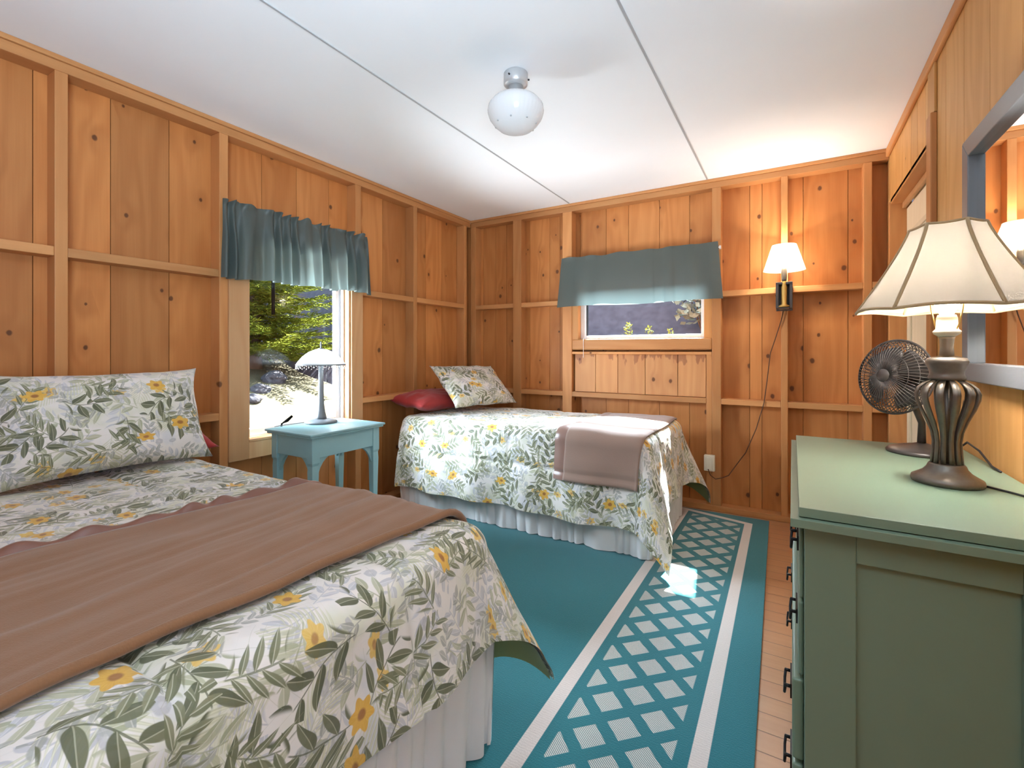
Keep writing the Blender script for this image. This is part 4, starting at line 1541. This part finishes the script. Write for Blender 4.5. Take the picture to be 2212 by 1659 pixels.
def conifer(x, y, z, hgt, rad, mat, seed, label, nb=150, low=0.04, group='conifers outside the side window'):
    rr = random.Random(seed)
    t = thing('conifer_tree', label, 'tree', (x, y, z), group)
    MB().lathe([(0.16, -0.2), (0.12, 0.5), (0.06, hgt * 0.7), (0.01, hgt)], 10, (x, y, z)).build('trunk', M_bark, t)
    m = MB()
    for i in range(nb):
        k = low + (1 - low) * (i / nb) ** 1.15
        h0 = hgt * k
        L = rad * (1 - k) ** 0.8 * rr.uniform(0.75, 1.1) + 0.12
        a = i * 2.399 + rr.uniform(-0.3, 0.3)
        d = Vector((cos(a), sin(a), 0))
        s = Vector((-sin(a), cos(a), 0))
        droop = rr.uniform(0.10, 0.30)
        n = int(7 + L * 9)
        pts = []
        for j in range(n + 1):
            q = j / n
            pts.append(Vector((x, y, z + h0)) + d * (L * q) + Vector((0, 0, -droop * L * q + 0.24 * L * q * q)))
        for j in range(1, n + 1):
            q = j / n
            tw = 0.10 + 0.26 * L * (1 - q) * 0.8
            for sg in (-1, 1):
                p0 = pts[j]
                dv = (s * sg * rr.uniform(0.6, 1.0) + d * rr.uniform(0.5, 0.9) + Vector((0, 0, rr.uniform(-0.25, 0.15)))).normalized()
                p1 = p0 + dv * tw * rr.uniform(0.7, 1.15)
                # clusters of blades along each twig
                nn = max(2, int(tw / 0.07))
                for c in range(nn):
                    b0 = p0.lerp(p1, c / nn)
                    ln = rr.uniform(0.07, 0.13)
                    w = 0.010
                    for e in (-1, 0, 1):
                        dirv = (dv + d * 0.1 + s * e * 0.55 + Vector((0, 0, rr.uniform(-0.3, 0.45)))).normalized()
                        sv = dirv.cross(Vector((rr.uniform(-1, 1), rr.uniform(-1, 1), 1))).normalized() * w
                        m.add([b0 - sv, b0 + sv, b0 + dirv * ln], [(0, 1, 2)])
    m.build('foliage', mat, t, recalc=False)
    return t


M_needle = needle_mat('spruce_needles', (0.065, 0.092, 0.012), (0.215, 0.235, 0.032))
M_needle_shade = needle_mat('shade_needles', (0.003, 0.005, 0.003), (0.008, 0.011, 0.005))  # deep shade of the far trees put into the needle colour
conifer(-8.3, 4.85, lawn_z(-8.3, 0), 6.0, 2.0, M_needle, 1, 'bright green conifer nearest the side window', 420, group=None)
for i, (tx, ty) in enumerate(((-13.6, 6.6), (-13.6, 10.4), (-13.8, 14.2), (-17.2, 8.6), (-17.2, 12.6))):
    conifer(tx, ty, lawn_z(tx, 0), 7.5, 1.85, M_needle_shade, 20 + i, 'shade-coloured conifer in the row beyond the gravel road', 110, group='dark conifers beyond the road')


def rock(x, y, z, s, seed, label):
    bm = bmesh.new()
    bmesh.ops.create_icosphere(bm, subdivisions=3, radius=1)
    for v in bm.verts:
        n = noise.noise(v.co * 1.3 + Vector((seed, 0, 0))) * 0.35 + noise.noise(v.co * 3 + Vector((seed, 5, 0))) * 0.12
        v.co = Vector((v.co.x * s[0], v.co.y * s[1], v.co.z * s[2])) * (1 + n)
    me = bpy.data.meshes.new('rock')
    bm.to_mesh(me)
    bm.free()
    me.materials.append(M_rock)
    o = bpy.data.objects.new('rock', me)
    COL.objects.link(o)
    o.location = (x, y, z)
    tag(o, label, 'rock', 'rocks on the lawn')


M_rock = plain('grey_rock', (0.045, 0.045, 0.056), 0.9, vary=0.4, scale=6, bmp=0.5)
for i, (px, py, s, lab) in enumerate(((-6.7, 4.02, (0.13, 0.12, 0.09), 'grey rock nearest the window on the lawn'), (-7.2, 4.55, (0.20, 0.18, 0.13), 'largest dark rock under the bright green conifer'), (-6.3, 3.68, (0.12, 0.11, 0.07), 'small flat rock lowest on the sloping lawn'))):
    rock(px, py, lawn_z(px, 0) + s[2] * 0.4, s, i * 3.7, lab)
o = thing('hanging_rod', 'black rod hanging from the conifer branch outside the side window', 'rod', (-6.55, 4.12, 1.69))
MB().tube([(-6.55, 4.12, 2.45), (-6.55, 4.12, 1.69)], 0.024, 10).build('rod', M_soot, o)
MB().tube([(-6.55, 4.12, 2.45), (-6.60, 4.14, 2.50), (-6.68, 4.17, 2.49), (-6.70, 4.18, 2.43)], 0.016, 8).build('hook', M_soot, o)


def shrub(x, y, z, h, r, mat, seed, label, n=220, grp='plants on the bank'):
    rr = random.Random(seed)
    t = thing('shrub', label, 'shrub', (x, y, z), grp)
    st = MB()
    lf = MB()
    for i in range(9):
        a, q = rr.uniform(0, 6.28), rr.uniform(0.2, 0.8)
        e = Vector((x + r * q * cos(a), y + r * q * sin(a), z + h * rr.uniform(0.6, 0.95)))
        st.tube([(x, y, z - 0.1), Vector((x, y, z)).lerp(e, 0.5) + Vector((0, 0, 0.05 * h)), e], [0.012 * h, 0.008 * h, 0.003 * h], 5)
    for i in range(n):
        a, b_ = rr.uniform(0, 6.28), rr.uniform(0.15, 1)
        k = rr.random() ** 0.5
        p = Vector((x + r * k * cos(a) * sin(b_ * pi) ** 0.6, y + r * k * sin(a) * sin(b_ * pi) ** 0.6, z + h * b_))
        d = Vector((rr.uniform(-1, 1), rr.uniform(-1, 1), rr.uniform(-0.3, 1))).normalized()
        s = d.cross(Vector((rr.uniform(-1, 1), rr.uniform(-1, 1), rr.uniform(-1, 1)))).normalized()
        L = 0.10 * h + 0.02
        lf.add([p, p + d * L * 0.5 + s * L * 0.28, p + d * L, p + d * L * 0.5 - s * L * 0.28], [(0, 1, 2, 3)])
    st.build('stems', M_bark, t)
    lf.build('foliage', mat, t, recalc=False)


M_pale = needle_mat('pale_leaves', (0.10, 0.13, 0.10), (0.24, 0.26, 0.22))
M_lime = needle_mat('lime_leaves', (0.15, 0.20, 0.04), (0.28, 0.32, 0.11))
shrub(-0.98, 6.55, 1.38, 1.0, 0.42, M_pale, 1, 'pale grey green shrub on the bank outside the back window', 420)
shrub(-1.86, 6.1, 1.30, 0.22, 0.07, M_lime, 2, 'tallest lime green seedling on the bank outside', 60)
shrub(-1.58, 6.1, 1.30, 0.17, 0.06, M_lime, 3, 'middle lime green seedling on the bank outside', 50)
shrub(-1.33, 6.1, 1.30, 0.13, 0.05, M_lime, 4, 'smallest lime green seedling near the pale shrub', 40)
